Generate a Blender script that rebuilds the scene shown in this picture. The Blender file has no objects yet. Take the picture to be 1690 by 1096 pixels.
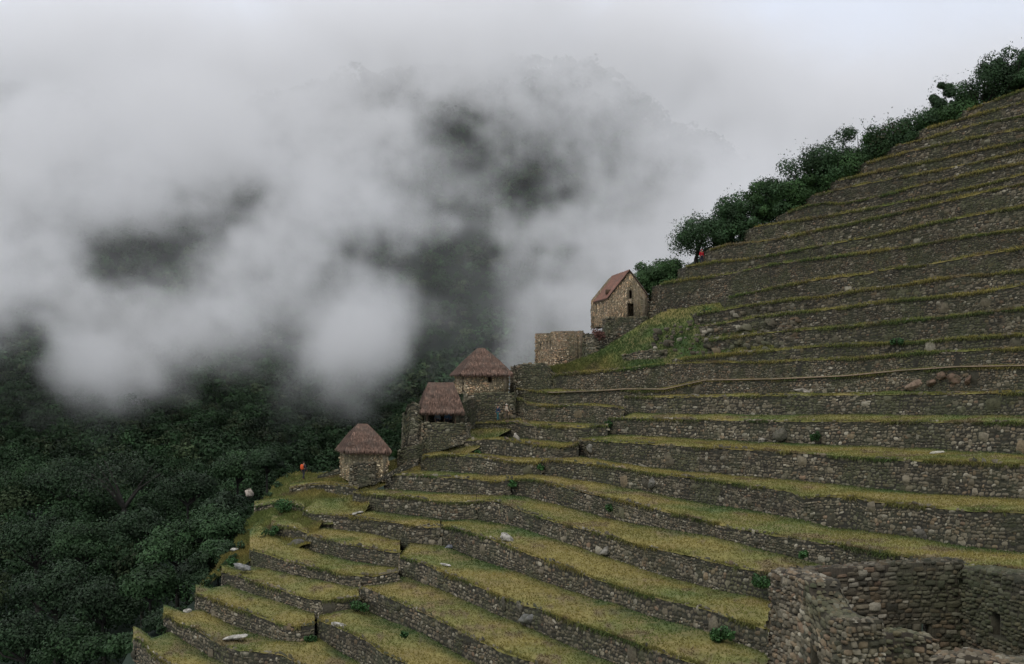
import bpy, math, random
import numpy as np
R = math.radians
sc = bpy.context.scene
rng = np.random.default_rng(7)
random.seed(7)

# ------------------------------------------------------------------ camera
F_PX, CX, HZ = 1812.0, 845.0, 620.0      # focal length, centre column and eye level in photo pixels
cam_d = bpy.data.cameras.new("camera"); cam = bpy.data.objects.new("camera", cam_d)
sc.collection.objects.link(cam); sc.camera = cam
cam.location = (0, 0, 0); cam.rotation_euler = (R(90), 0, 0)
cam_d.sensor_width = 36; cam_d.lens = 36 * F_PX / 1690.0
cam_d.shift_y = (HZ - 548.0) / 1690.0
cam_d.clip_start = 0.5; cam_d.clip_end = 6000

# ------------------------------------------------------------------ world, sun, exposure
w = bpy.data.worlds.new("World"); sc.world = w; w.use_nodes = True
nt = w.node_tree; nt.nodes.clear()
def N(nt, t, **kw):
    n = nt.nodes.new(t)
    for k, v in kw.items(): setattr(n, k, v)
    return n
wo = N(nt, 'ShaderNodeOutputWorld')
sky = N(nt, 'ShaderNodeTexSky', sky_type='NISHITA', sun_disc=False)
sky.sun_elevation = R(48); sky.sun_rotation = R(-35)
bsky = N(nt, 'ShaderNodeBackground'); bsky.inputs['Strength'].default_value = 0.06
nt.links.new(sky.outputs[0], bsky.inputs['Color'])
tc = N(nt, 'ShaderNodeTexCoord'); sep = N(nt, 'ShaderNodeSeparateXYZ')
nt.links.new(tc.outputs['Generated'], sep.inputs[0])
ramp = N(nt, 'ShaderNodeValToRGB')
cr = ramp.color_ramp
cr.elements[0].position = 0.0; cr.elements[0].color = (0.10, 0.12, 0.13, 1)
cr.elements[1].position = 1.0; cr.elements[1].color = (0.95, 0.93, 0.93, 1)
for p, c in ((0.47, (0.16, 0.18, 0.19, 1)), (0.50, (0.36, 0.37, 0.39, 1)), (0.56, (0.58, 0.58, 0.61, 1)), (0.64, (0.63, 0.63, 0.665, 1))):
    e = cr.elements.new(p); e.color = c
mr = N(nt, 'ShaderNodeMapRange'); mr.inputs[1].default_value = -1; mr.inputs[2].default_value = 1
nz = N(nt, 'ShaderNodeTexNoise'); nz.inputs['Scale'].default_value = 2.2; nz.inputs['Detail'].default_value = 6; nz.inputs['Roughness'].default_value = 0.5
nt.links.new(tc.outputs['Generated'], nz.inputs['Vector'])
ma = N(nt, 'ShaderNodeMath', operation='MULTIPLY_ADD'); ma.inputs[1].default_value = 0.16; 
sb = N(nt, 'ShaderNodeMath', operation='SUBTRACT'); sb.inputs[1].default_value = 0.08
nt.links.new(sep.outputs[2], sb.inputs[0]); nt.links.new(nz.outputs['Fac'], ma.inputs[0]); nt.links.new(sb.outputs[0], ma.inputs[2])
nt.links.new(ma.outputs[0], mr.inputs[0]); nt.links.new(mr.outputs[0], ramp.inputs[0])
bcl = N(nt, 'ShaderNodeBackground'); bcl.inputs['Strength'].default_value = 1.0
nt.links.new(ramp.outputs[0], bcl.inputs['Color'])
add = N(nt, 'ShaderNodeAddShader')
nt.links.new(bsky.outputs[0], add.inputs[0]); nt.links.new(bcl.outputs[0], add.inputs[1])
nt.links.new(add.outputs[0], wo.inputs['Surface'])

sun_d = bpy.data.lights.new("sun", 'SUN'); sun = bpy.data.objects.new("sun", sun_d); sc.collection.objects.link(sun)
sun_d.energy = 0.9; sun_d.angle = R(25); sun_d.color = (1.0, 0.93, 0.82)
sun.rotation_euler = (R(42), 0, R(-35)); sun.location = (0, 0, 200)
vs = sc.view_settings; vs.view_transform = 'Standard'; vs.look = 'None'; vs.exposure = 0.0; vs.gamma = 1; vs.use_curve_mapping = False
cy = sc.cycles
cy.volume_step_rate = 2.0; cy.volume_max_steps = 256; cy.volume_bounces = 6; cy.max_bounces = 10
cy.diffuse_bounces = 2; cy.use_denoising = True; cy.glossy_bounces = 1; cy.transmission_bounces = 1; cy.use_adaptive_sampling = True

# ------------------------------------------------------------------ helpers
def P(px, py, d):
    return np.array([(px - CX) / F_PX * d, d, (HZ - py) / F_PX * d])
GY = [-100, 140, 400, 600, 650, 692, 738, 790, 857, 920, 1003, 1096, 1200]
GD = [178, 160, 138, 118, 114, 110, 98, 92, 81, 72.5, 64, 56, 49]
FX = [100, 300, 600, 1000, 1300, 1690, 1800]
FF = [1.36, 1.30, 1.17, 1.0, 0.87, 0.73, 0.70]
def D(x, y): return np.interp(y, GY, GD) * np.interp(x, FX, FF)

def hash3(ix, iy, iz, seed):
    h = (ix.astype(np.int64) * 374761393 + iy.astype(np.int64) * 668265263 + iz.astype(np.int64) * 1442695041 + seed * 1274126177) & 0xffffffff
    h = ((h ^ (h >> 13)) * 1274126177) & 0xffffffff
    h = ((h ^ (h >> 15)) * 2246822519) & 0xffffffff
    return ((h ^ (h >> 16)) & 0xffffff) / float(0xffffff)
def vnoise(Pn, seed=0):
    f = np.floor(Pn); t = Pn - f; t = t * t * (3 - 2 * t); i = f.astype(np.int64); o = 0
    for dx in (0, 1):
        for dy in (0, 1):
            for dz in (0, 1):
                wgt = (t[..., 0] if dx else 1 - t[..., 0]) * (t[..., 1] if dy else 1 - t[..., 1]) * (t[..., 2] if dz else 1 - t[..., 2])
                o = o + wgt * hash3(i[..., 0] + dx, i[..., 1] + dy, i[..., 2] + dz, seed)
    return o
def fbm(Pn, octv=4, seed=0, gain=0.5):
    a, s, tot = 1.0, 0.0, 0.0
    for k in range(octv):
        s = s + a * vnoise(Pn * (2.03 ** k) + 17.3 * k, seed + k); tot += a; a *= gain
    return s / tot
def xyz(x, y, z=0): return np.stack(np.broadcast_arrays(x, y, z), -1).astype(float)

def mesh(name, V, Q=None, T=None, mats=(), cols=None, smooth=False, parent=None, midx=None):
    V = np.asarray(V, dtype=np.float32); me = bpy.data.meshes.new(name)
    Q = np.zeros((0, 4), int) if Q is None else np.asarray(Q, int).reshape(-1, 4)
    T = np.zeros((0, 3), int) if T is None else np.asarray(T, int).reshape(-1, 3)
    me.vertices.add(len(V)); me.vertices.foreach_set('co', V.ravel())
    nl = len(Q) * 4 + len(T) * 3
    me.loops.add(nl); me.loops.foreach_set('vertex_index', np.concatenate([Q.ravel(), T.ravel()]).astype(np.int32))
    me.polygons.add(len(Q) + len(T))
    st = np.concatenate([np.arange(len(Q)) * 4, len(Q) * 4 + np.arange(len(T)) * 3]).astype(np.int32)
    me.polygons.foreach_set('loop_start', st)
    if midx is not None: me.polygons.foreach_set('material_index', np.asarray(midx, np.int32))
    me.update(calc_edges=True)
    if smooth: me.polygons.foreach_set('use_smooth', np.ones(len(me.polygons), bool))
    if cols is not None:
        a = me.color_attributes.new('col', 'FLOAT_COLOR', 'POINT')
        c = np.ones((len(V), 4), np.float32); c[:, :3] = cols
        a.data.foreach_set('color', c.ravel())
    for m in (mats if isinstance(mats, (list, tuple)) else [mats]): me.materials.append(m)
    o = bpy.data.objects.new(name, me); sc.collection.objects.link(o)
    if parent is not None: o.parent = parent
    return o
def tag(o, label=None, cat=None, group=None, kind=None):
    for k, v in (('label', label), ('category', cat), ('group', group), ('kind', kind)):
        if v: o[k] = v
    return o
def empty(name, loc=(0, 0, 0)):
    o = bpy.data.objects.new(name, None); sc.collection.objects.link(o); o.location = tuple(loc); o.empty_display_size = 0.3
    return o
class Geo:
    """collects vertices, quads, triangles and vertex colours of one mesh"""
    def __init__(s): s.V, s.Q, s.T, s.C, s.n = [], [], [], [], 0
    def add(s, V, Q=None, T=None, C=(0.2, 0.2, 0.2)):
        V = np.asarray(V, float).reshape(-1, 3)
        if Q is not None and len(Q): s.Q.append(np.asarray(Q, int).reshape(-1, 4) + s.n)
        if T is not None and len(T): s.T.append(np.asarray(T, int).reshape(-1, 3) + s.n)
        s.V.append(V); s.C.append(np.broadcast_to(np.asarray(C, float), (len(V), 3))); s.n += len(V)
    def box(s, lo, hi, C=(0.2, 0.2, 0.2), ax=None, org=None):
        v = np.array([[x, y, z] for x in (lo[0], hi[0]) for y in (lo[1], hi[1]) for z in (lo[2], hi[2])], float)
        if ax is not None: v = np.asarray(org) + v @ np.asarray(ax)
        s.add(v, [[0, 1, 3, 2], [4, 6, 7, 5], [0, 4, 5, 1], [2, 3, 7, 6], [0, 2, 6, 4], [1, 5, 7, 3]], None, C)
    def build(s, name, mats, parent=None, smooth=False, off=None):
        V = np.concatenate(s.V)
        if off is not None: V = V - np.asarray(off)
        return mesh(name, V, np.concatenate(s.Q) if s.Q else None, np.concatenate(s.T) if s.T else None, mats, np.concatenate(s.C), smooth, parent)

# ------------------------------------------------------------------ materials
def mat(name, rough=0.9, bump=0.0, bscale=6.0, nscale=2.0, namp=0.35, spec=0.25, base=None, tint2=None, tscale=0.3, tfac=0.4, detail=5):
    m = bpy.data.materials.new(name); m.use_nodes = True; t = m.node_tree; b = t.nodes['Principled BSDF']
    b.inputs['Roughness'].default_value = rough; b.inputs['Specular IOR Level'].default_value = spec
    geo = N(t, 'ShaderNodeNewGeometry')
    if base is None:
        a = N(t, 'ShaderNodeAttribute'); a.attribute_name = 'col'; src = a.outputs['Color']
    else:
        a = N(t, 'ShaderNodeRGB'); a.outputs[0].default_value = (*base, 1); src = a.outputs[0]
    if tint2 is not None:
        n2 = N(t, 'ShaderNodeTexNoise'); n2.inputs['Scale'].default_value = tscale; n2.inputs['Detail'].default_value = 6; n2.inputs['Roughness'].default_value = 0.62
        t.links.new(geo.outputs['Position'], n2.inputs['Vector'])
        r2 = N(t, 'ShaderNodeMapRange'); r2.inputs[1].default_value = 0.45; r2.inputs[2].default_value = 0.65; r2.inputs[4].default_value = tfac
        t.links.new(n2.outputs['Fac'], r2.inputs[0])
        mx = N(t, 'ShaderNodeMix', data_type='RGBA'); t.links.new(r2.outputs[0], mx.inputs[0]); t.links.new(src, mx.inputs[6]); mx.inputs[7].default_value = (*tint2, 1)
        src = mx.outputs[2]
    n1 = N(t, 'ShaderNodeTexNoise'); n1.inputs['Scale'].default_value = nscale; n1.inputs['Detail'].default_value = detail; n1.inputs['Roughness'].default_value = 0.65
    t.links.new(geo.outputs['Position'], n1.inputs['Vector'])
    r1 = N(t, 'ShaderNodeMapRange'); r1.inputs[1].default_value = 0.3; r1.inputs[2].default_value = 0.7; r1.inputs[3].default_value = 1 - namp; r1.inputs[4].default_value = 1 + namp
    t.links.new(n1.outputs['Fac'], r1.inputs[0])
    vm = N(t, 'ShaderNodeVectorMath', operation='SCALE'); t.links.new(src, vm.inputs[0]); t.links.new(r1.outputs[0], vm.inputs['Scale'])
    t.links.new(vm.outputs[0], b.inputs['Base Color'])
    if bump:
        n3 = N(t, 'ShaderNodeTexNoise'); n3.inputs['Scale'].default_value = bscale; n3.inputs['Detail'].default_value = 6
        t.links.new(geo.outputs['Position'], n3.inputs['Vector'])
        bp = N(t, 'ShaderNodeBump'); bp.inputs['Strength'].default_value = bump; bp.inputs['Distance'].default_value = 0.1
        t.links.new(n3.outputs['Fac'], bp.inputs['Height']); t.links.new(bp.outputs[0], b.inputs['Normal'])
    return m
M_stone = mat('stone', 0.92, 0.5, 9, 3.5, 0.35, tint2=(0.055, 0.062, 0.036), tscale=0.5, tfac=0.5)
M_back = mat('packed_earth', 0.97, 0, base=(0.045, 0.042, 0.034), nscale=2)
M_grass = mat('grass_ground', 0.95, 0.6, 5, 1.4, 0.3, tint2=(0.17, 0.125, 0.055), tscale=0.35, tfac=0.6)
M_blade = mat('grass_blades', 0.8, 0, nscale=0.6, namp=0.2)
def translucent(m, f):
    t = m.node_tree; b = t.nodes['Principled BSDF']; o = next(q for q in t.nodes if q.type == 'OUTPUT_MATERIAL'); tr = N(t, 'ShaderNodeBsdfTranslucent'); mx = N(t, 'ShaderNodeMixShader'); mx.inputs[0].default_value = f
    t.links.new(b.inputs['Base Color'].links[0].from_socket, tr.inputs['Color']); t.links.new(b.outputs[0], mx.inputs[1]); t.links.new(tr.outputs[0], mx.inputs[2]); t.links.new(mx.outputs[0], o.inputs['Surface'])
translucent(M_blade, .45)
M_leaf = mat('leaves', 0.65, 0, nscale=0.25, namp=0.4, spec=0.2)
M_leafmtn = mat('forest_leaves', 0.75, 0, nscale=0.05, namp=0.45, spec=0.15)
M_bark = mat('bark', 0.95, 0.5, 8, base=(0.035, 0.033, 0.028))
M_terrain = mat('forest_floor', 0.97, 0.3, 0.4, 0.08, 0.4, base=(0.022, 0.036, 0.024))
M_thatch = mat('thatch', 0.95, 0.6, 12, 3.0, 0.3, tint2=(0.10, 0.085, 0.07), tscale=1.2, tfac=0.5)
M_rock = mat('rock', 0.95, 1.0, 5, 3.0, 0.5, tint2=(0.06, 0.062, 0.04), tscale=2.2, tfac=0.75, spec=.1)
M_wood = mat('wood', 0.9, 0.3, 10, base=(0.09, 0.06, 0.04))
M_dirt = mat('dirt', 0.95, 0.4, 6, 2, 0.35, base=(0.20, 0.15, 0.10), tint2=(.09, .085, .05), tscale=.25, tfac=.8)
M_skin = mat('skin', 0.6, base=(0.35, 0.2, 0.13), namp=0.05)
M_flat = mat('cloth', 0.85, namp=0.12, nscale=8)

# ------------------------------------------------------------------ stones
def stone_cols(n, warm=0.3, lum=1.0):
    pal = np.array([[.170, .145, .100], [.220, .192, .138], [.125, .108, .076], [.33, .30, .23], [.200, .152, .096], [.20, .140, .092], [.070, .064, .046]])
    wts = np.array([1, .9, 1, .32, warm * .8, warm * .35, .6]); wts /= wts.sum()
    c = pal[rng.choice(len(pal), n, p=wts)] * rng.uniform(0.7, 1.3, (n, 1)) * lum
    return c
def stones(G, C, t, u, n, w, h, b, k=4, warm=0.3, lum=1.0, cols=None, jit=0.3):
    """one rounded, irregular stone front per row: centre C, tangent t, up u, normal n, width, height, bulge"""
    m = len(C)
    if m == 0: return
    g = np.linspace(-1, 1, k); A, B = np.meshgrid(g, g); A = A.ravel(); B = B.ravel()
    rnd = 1 - 0.11 * (A * A * B * B)
    cj = rng.uniform(-jit, jit, (m, 4, 2))
    wA, wB = (A + 1) / 2, (B + 1) / 2
    W4 = np.stack([(1 - wA) * (1 - wB), wA * (1 - wB), (1 - wA) * wB, wA * wB], 0)
    off = np.einsum('mcj,cp->mpj', cj, W4)
    a = (A * rnd)[None] + off[..., 0]; bb = (B * rnd)[None] + off[..., 1]
    ra = rng.normal(0, .14 if k < 6 else .05, (m, 1)); jf = 1 if k < 6 else .55; a = (A * rnd)[None] + off[..., 0] * jf; bb = (B * rnd)[None] + off[..., 1] * jf; asp = (w / h)[:, None]; a, bb = a * np.cos(ra) - bb * np.sin(ra) / asp, bb * np.cos(ra) + a * np.sin(ra) * asp
    prof = (1 - np.abs(A) ** 5.0) * (1 - np.abs(B) ** 5.0)
    prof = prof[None] * rng.uniform(.6, 1.1, (m, 1)) + rng.uniform(-.12, .12, (m, len(A))) * (prof > 0.01)[None]
    tl = rng.uniform(-.25, .25, (m, 2))
    z = b[:, None] * (prof + (prof > 0.01) * (tl[:, :1] * A + tl[:, 1:] * B)) - 0.03
    V = C[:, None] + t[:, None] * (a * w[:, None] / 2)[..., None] + u[:, None] * (bb * h[:, None] / 2)[..., None] + n[:, None] * z[..., None]
    q = np.array([[j * k + i, j * k + i + 1, (j + 1) * k + i + 1, (j + 1) * k + i] for j in range(k - 1) for i in range(k - 1)])
    Q = (q[None] + (np.arange(m) * k * k)[:, None, None]).reshape(-1, 4)
    c = stone_cols(m, warm, lum) if cols is None else cols
    st = fbm(C * np.array([.22, .22, .55]), 3, 66)[:, None]; c = c * (.45 + 1.1 * st)
    ms = np.clip((fbm(C * .4 + 7, 3, 67)[:, None] - .54) * 5, 0, .6); c = c * (1 - ms) + np.array([.062, .072, .034]) * ms
    G.add(V.reshape(-1, 3), Q, None, np.repeat(c, k * k, 0))

def wall_along(G, T3, B3, ch=(0.17, 0.34), aw=(1.0, 2.4), bulge=0.09, warm=0.3, lum=1.0, k=4, big=0.02, holes=(), back=True, ragged=0.12, under=0.35, level=False):
    """dry stone wall face under the 3D line T3 down to B3 (same x,y), facing the side n"""
    T3 = np.asarray(T3, float); B3 = np.asarray(B3, float)
    seg = np.linalg.norm(np.diff(T3[:, :2], axis=0), axis=1); s = np.concatenate([[0], np.cumsum(seg)]); L = s[-1]
    f = lambda q: np.stack([np.interp(q, s, T3[:, i]) for i in range(3)], -1)
    fb = lambda q: np.interp(q, s, B3[:, 2])
    H = np.max(T3[:, 2] - B3[:, 2]) + under; zlev = T3[:, 2].max()
    # normal: right of travel direction (camera side for a wall traced left to right)
    def tn(q):
        d = f(np.minimum(q + .6, L)) - f(np.maximum(q - .6, 0)); d[:, 2] *= 1.0
        t = d / np.linalg.norm(d, axis=1, keepdims=True); n = np.stack([t[:, 1], -t[:, 0], 0 * t[:, 0]], -1)
        n /= np.linalg.norm(n, axis=1, keepdims=True); return t, n
    y = 0.0; rowsS, rowsY, rowsW, rowsH = [], [], [], []
    while y < H:
        hh = rng.uniform(*ch); q = -rng.uniform(0, .3)
        while q < L:
            ww = hh * rng.uniform(*aw) if rng.random() > .12 else hh * rng.uniform(.7, 1.0)
            rowsS.append(q + ww / 2); rowsY.append(y + hh / 2); rowsW.append(ww); rowsH.append(hh); q += ww
        y += hh
    S = np.array(rowsS); Y = np.array(rowsY); W = np.array(rowsW); Hh = np.array(rowsH)
    Y = Y + (fbm(xyz(S * .35, Y * .4, 3.1), 2, 5) - .5) * .45 + rng.normal(0, .16, len(Y)) * Hh; big_ = rng.random(len(Y)) < .10; Hh = np.where(big_, Hh * rng.uniform(1.3, 1.9, len(Y)), Hh * rng.uniform(.75, 1.15, len(Y))); W = np.where(big_, W * 1.25, W * rng.uniform(.85, 1.1, len(Y)))
    keep = (S > -0.05) & (S < L + .05); S, Y, W, Hh = S[keep], Y[keep], W[keep], Hh[keep]
    nb = int(L * H * big)
    if nb:
        S = np.concatenate([S, rng.uniform(0.5, max(L - .5, .6), nb)]); Y = np.concatenate([Y, rng.uniform(.35, max(H - .6, .5), nb)])
        sz = rng.uniform(.45, .95, nb); W = np.concatenate([W, sz * rng.uniform(.8, 1.4, nb)]); Hh = np.concatenate([Hh, sz])
        isb = np.concatenate([np.zeros(len(S) - nb), np.ones(nb)])
    else: isb = np.zeros(len(S))
    top = f(S); c = top.copy(); c[:, 2] = top[:, 2] - Y + rng.uniform(-.02, ragged, len(S)) * (Y < .3)
    if level:
        c[:, 2] = zlev - Y; keep = (c[:, 2] > fb(S) - under) & (c[:, 2] + Hh * .5 < top[:, 2] + rng.uniform(-.04, ragged + .03, len(S)))
    else: keep = c[:, 2] > fb(S) - under
    for (s0, s1, z0, z1) in holes: keep &= ~((S + W * .35 > s0) & (S - W * .35 < s1) & (c[:, 2] + Hh * .35 > z0) & (c[:, 2] - Hh * .35 < z1))
    S, W, Hh, c, isb = S[keep], W[keep], Hh[keep], c[keep], isb[keep]
    t, n = tn(S); c = c - n * (0.10 if under > .2 else 0) * ((top[keep][:, 2] - c[:, 2])[:, None] * -1) * 0.5      # slight batter
    c = c + n * (isb * .05)[:, None]
    u = np.tile([0, 0, 1.0], (len(S), 1))
    stones(G, c, t, u, n, W * .97, Hh * .97, np.full(len(S), bulge) * rng.uniform(.6, 1.5, len(S)) + isb * .1, k, warm, lum)
    if back:
        q = np.linspace(0, L, max(2, int(L / .8))); tt, nn = tn(q); tp = f(q) - nn * .02; bt = tp.copy(); bt[:, 2] = fb(q) - under; bt = bt + nn * 0.05 * (tp[:, 2] - bt[:, 2])[:, None]
        tp2 = tp.copy(); tp2[:, 2] -= .04
        if back != 'none':
            m = len(q); V = np.concatenate([tp2, bt]); Qd = [[i, i + 1, m + i + 1, m + i] for i in range(m - 1)]
            G.add(V, Qd, None, (.040, .038, .030))
    return G

# ------------------------------------------------------------------ terrace walls traced from the photograph
WL = {}   # key: (top polyline, base polyline)
WL['L1'] = ([(220,1053),(231,1054),(243,1070),(261,1085),(277,1096),(330,1128),(440,1190)], [(220,1080),(231,1096),(330,1160),(440,1230)])
WL['L2'] = ([(270,1016),(280,1015),(292,1027),(323,1037),(347,1054),(372,1067),(396,1073),(439,1077),(464,1080),(488,1093),(515,1108),(660,1170)], [(270,1036),(301,1057),(323,1070),(347,1085),(372,1098),(440,1112),(515,1135),(660,1215)])
WL['L3'] = ([(323,979),(335,984),(359,991),(390,1005),(421,1014),(461,1030),(488,1034),(519,1030)], [(323,1002),(359,1022),(390,1037),(415,1045),(451,1056),(488,1062),(522,1057)])
WL['L4'] = ([(366,944),(390,950),(430,964),(470,976),(507,987),(537,991),(565,988),(592,985)], [(367,962),(399,975),(439,988),(476,999),(507,1010),(528,1018),(553,1011),(574,1007),(595,1005)])
WL['L5'] = ([(412,907),(445,916),(476,927),(507,935),(543,942),(577,950),(620,950),(657,943)], [(421,935),(461,944),(491,952),(531,959),(568,967),(595,970),(620,968),(657,960)])
WL['L6'] = ([(505,886),(510,883),(537,889),(568,898),(599,903),(631,909),(660,912)], [(507,910),(543,918),(580,927),(620,933),(658,941)])
WL['L7'] = ([(500,842),(507,846),(537,849),(568,852),(610,857),(631,860),(677,866),(704,870),(726,869)], [(505,866),(537,872),(583,878),(620,883),(646,892),(677,898),(704,901),(729,899)])
WL['L8'] = ([(583,812),(600,815),(646,818),(692,823),(738,829),(772,829),(786,827)], [(583,840),(600,843),(646,849),(692,853),(732,860),(772,860),(787,856)])
WL['L9'] = ([(637,781),(643,783),(692,785),(738,788),(784,791),(821,795),(843,792)], [(637,808),(692,812),(738,815),(784,818),(827,819),(845,817)])
WL['L10'] = ([(697,756),(702,753),(735,750),(767,752),(809,757),(846,762),(879,763),(895,761)], [(700,777),(735,779),(772,783),(809,785),(846,786),(884,785),(895,784)])
WL['L11'] = ([(752,728),(784,726),(822,724),(846,728),(884,734),(921,738),(941,738),(955,730)], [(754,748),(794,752),(834,754),(871,758),(908,758),(933,757),(956,753)])
WL['L12'] = ([(764,699),(809,697),(854,697),(871,702),(921,704),(958,706),(981,703),(1003,702)], [(764,716),(809,721),(834,723),(884,727),(921,731),(946,732),(971,722),(1003,720)])
WL['L13'] = ([(844,657),(860,657),(871,668),(909,670),(958,668),(1008,671),(1030,674)], [(846,692),(909,697),(981,700),(1010,700),(1030,690)])
WL['L14'] = ([(852,641),(880,645),(910,649),(984,646),(1034,643),(1062,643)], [(852,656),(897,668),(972,666),(1021,670),(1062,668)])
WL['R14'] = ([(1040,646),(1096,644),(1163,629),(1280,627),(1394,622),(1487,613),(1580,607),(1690,605),(1760,603)], [(1040,655),(1099,653),(1270,650),(1487,648),(1690,645),(1760,645)])
WL['R13'] = ([(1030,655),(1099,656),(1270,653),(1487,651),(1690,649),(1760,648)], [(1030,681),(1098,683),(1270,685),(1456,685),(1690,687),(1760,688)])
WL['R12'] = ([(1003,690),(1080,692),(1270,695),(1487,696),(1690,698),(1760,699)], [(971,717),(1008,718),(1080,722),(1270,732),(1393,737),(1515,741),(1607,747),(1690,751),(1760,755)])
WL['R11'] = ([(956,727),(1008,729),(1058,732),(1170,739),(1270,744),(1362,751),(1454,758),(1546,761),(1690,767),(1760,770)], [(956,754),(1008,762),(1058,771),(1153,781),(1245,788),(1307,794),(1393,803),(1485,812),(1577,820),(1690,824),(1760,828)])
WL['R10'] = ([(897,760),(921,759),(958,764),(1000,769),(1092,783),(1184,794),(1267,806),(1307,811),(1325,823),(1346,820),(1408,820),(1442,828),(1546,838),(1607,844),(1690,846),(1760,848)], [(894,784),(923,789),(971,795),(1008,801),(1092,818),(1153,832),(1245,844),(1307,856),(1368,872),(1485,886),(1577,902),(1638,908),(1690,915),(1760,922)])
WL['R9'] = ([(844,791),(874,791),(894,794),(922,801),(968,814),(1010,822),(1092,843),(1153,857),(1215,872),(1276,883),(1337,892),(1408,904),(1469,915),(1515,922),(1620,935),(1760,950)], [(845,818),(876,823),(922,835),(968,847),(1010,859),(1092,873),(1153,883),(1215,895),(1264,911),(1307,921),(1408,945),(1515,965),(1760,1000)])
WL['R8'] = ([(787,827),(815,826),(845,837),(876,849),(922,863),(968,875),(1010,885),(1061,901),(1123,913),(1184,929),(1233,939),(1276,945),(1400,975)], [(787,860),(830,866),(861,872),(891,883),(937,898),(974,910),(1010,924),(1061,941),(1123,959),(1184,975),(1230,984),(1273,993),(1400,1030)])
WL['R7'] = ([(729,870),(747,870),(784,883),(821,893),(861,910),(907,927),(953,942),(983,956),(1010,963),(1061,981),(1123,995),(1184,1011),(1230,1028),(1270,1039),(1350,1062)], [(728,899),(753,910),(790,925),(815,933),(851,944),(891,959),(937,975),(974,988),(1010,995),(1092,1025),(1153,1039),(1199,1054),(1230,1068),(1270,1085),(1350,1115)])
WL['R6'] = ([(660,919),(692,927),(729,944),(769,959),(815,979),(851,994),(891,1005),(937,1023),(983,1038),(1010,1047),(1061,1066),(1116,1085),(1150,1096),(1230,1122),(1400,1175)], [(658,947),(692,962),(729,975),(772,994),(815,1014),(845,1025),(876,1039),(907,1054),(968,1079),(1014,1096),(1090,1125),(1230,1165),(1400,1225)])
WL['R5'] = ([(595,971),(606,970),(646,988),(692,1008),(738,1030),(784,1054),(830,1076),(876,1091),(960,1118),(1120,1175)], [(597,1004),(631,1021),(677,1037),(723,1062),(762,1085),(784,1096),(860,1130),(960,1165),(1120,1230)])
WL['R4'] = ([(525,1024),(546,1030),(577,1044),(610,1060),(631,1077),(667,1093),(710,1112),(900,1195)], [(525,1054),(568,1082),(599,1098),(660,1128),(710,1150),(900,1240)])
UL = [  # upper walls, lip line only, from the path upwards
 [(905,624),(925,617),(984,613),(1034,609),(1090,601),(1141,599),(1270,597),(1326,595),(1425,591),(1503,583),(1690,575),(1760,572)],
 [(1120,594),(1141,591),(1208,584),(1280,578),(1394,569),(1487,566),(1580,559),(1690,552),(1760,549)],
 [(1170,562),(1230,553),(1289,547),(1347,543),(1410,538),(1487,530),(1580,521),(1690,509),(1760,503)],
 [(1162,538),(1207,531),(1250,523),(1300,517),(1385,509),(1456,498),(1518,493),(1580,487),(1642,479),(1690,470),(1760,461)],
 [(1150,518),(1198,511),(1250,502),(1300,495),(1363,488),(1425,478),(1487,470),(1549,460),(1611,454),(1690,447),(1760,440)],
 [(1202,490),(1270,476),(1332,464),(1425,453),(1472,443),(1534,436),(1611,422),(1690,409),(1760,398)],
 [(1089,470),(1103,466),(1131,461),(1179,456),(1226,448),(1274,436),(1348,427),(1487,409),(1549,398),(1611,388),(1690,378),(1760,368)],
 [(1133,440),(1179,432),(1231,428),(1274,421),(1363,404),(1456,387),(1549,366),(1690,340),(1760,327)],
 [(1172,412),(1200,404),(1226,402),(1270,397),(1344,381),(1394,371),(1487,350),(1580,328),(1690,302),(1760,286)],
 [(1245,375),(1270,371),(1363,357),(1425,346),(1518,328),(1611,308),(1690,288),(1760,272)],
 [(1300,350),(1330,340),(1357,335),(1388,336),(1456,323),(1518,306),(1611,285),(1690,269),(1760,252)],
 [(1345,322),(1425,304),(1518,287),(1611,268),(1690,248),(1760,232)],
 [(1384,298),(1450,282),(1534,266),(1611,249),(1690,231),(1760,214)],
 [(1430,269),(1500,250),(1565,236),(1642,221),(1690,212),(1760,196)],
 [(1480,240),(1540,225),(1611,206),(1690,190),(1760,174)],
 [(1530,212),(1590,195),(1640,182),(1690,169),(1760,150)],
 [(1598,181),(1650,162),(1690,148),(1760,120)],
]
def ip(pl, x): 
    a = np.array(pl, float); return np.interp(x, a[:, 0], a[:, 1])
WL['S3'] = ([(478,806),(500,802),(530,799),(560,801),(590,806)], [(478,818),(530,815),(590,824)])
WL['S2'] = ([(420,836),(450,830),(480,830),(502,838)], [(420,848),(460,845),(502,856)])
WL['S1'] = ([(448,868),(470,869),(490,873),(508,880)], [(448,886),(480,890),(508,902)])
walls = []      # dict(key, x array, yt, yb, d)
for k_, (tp, bs) in WL.items():
    x = np.arange(tp[0][0], tp[-1][0] + .1, 3.0); x = np.append(x[x < tp[-1][0] - 1], tp[-1][0])
    yt = ip(tp, x); yb = ip(bs, x); ys = np.convolve(np.pad(yt, 8, 'edge'), np.ones(17) / 17, 'valid')
    walls.append(dict(key=k_, x=x, yt=yt, yb=yb, d=D(x, ys)))
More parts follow.
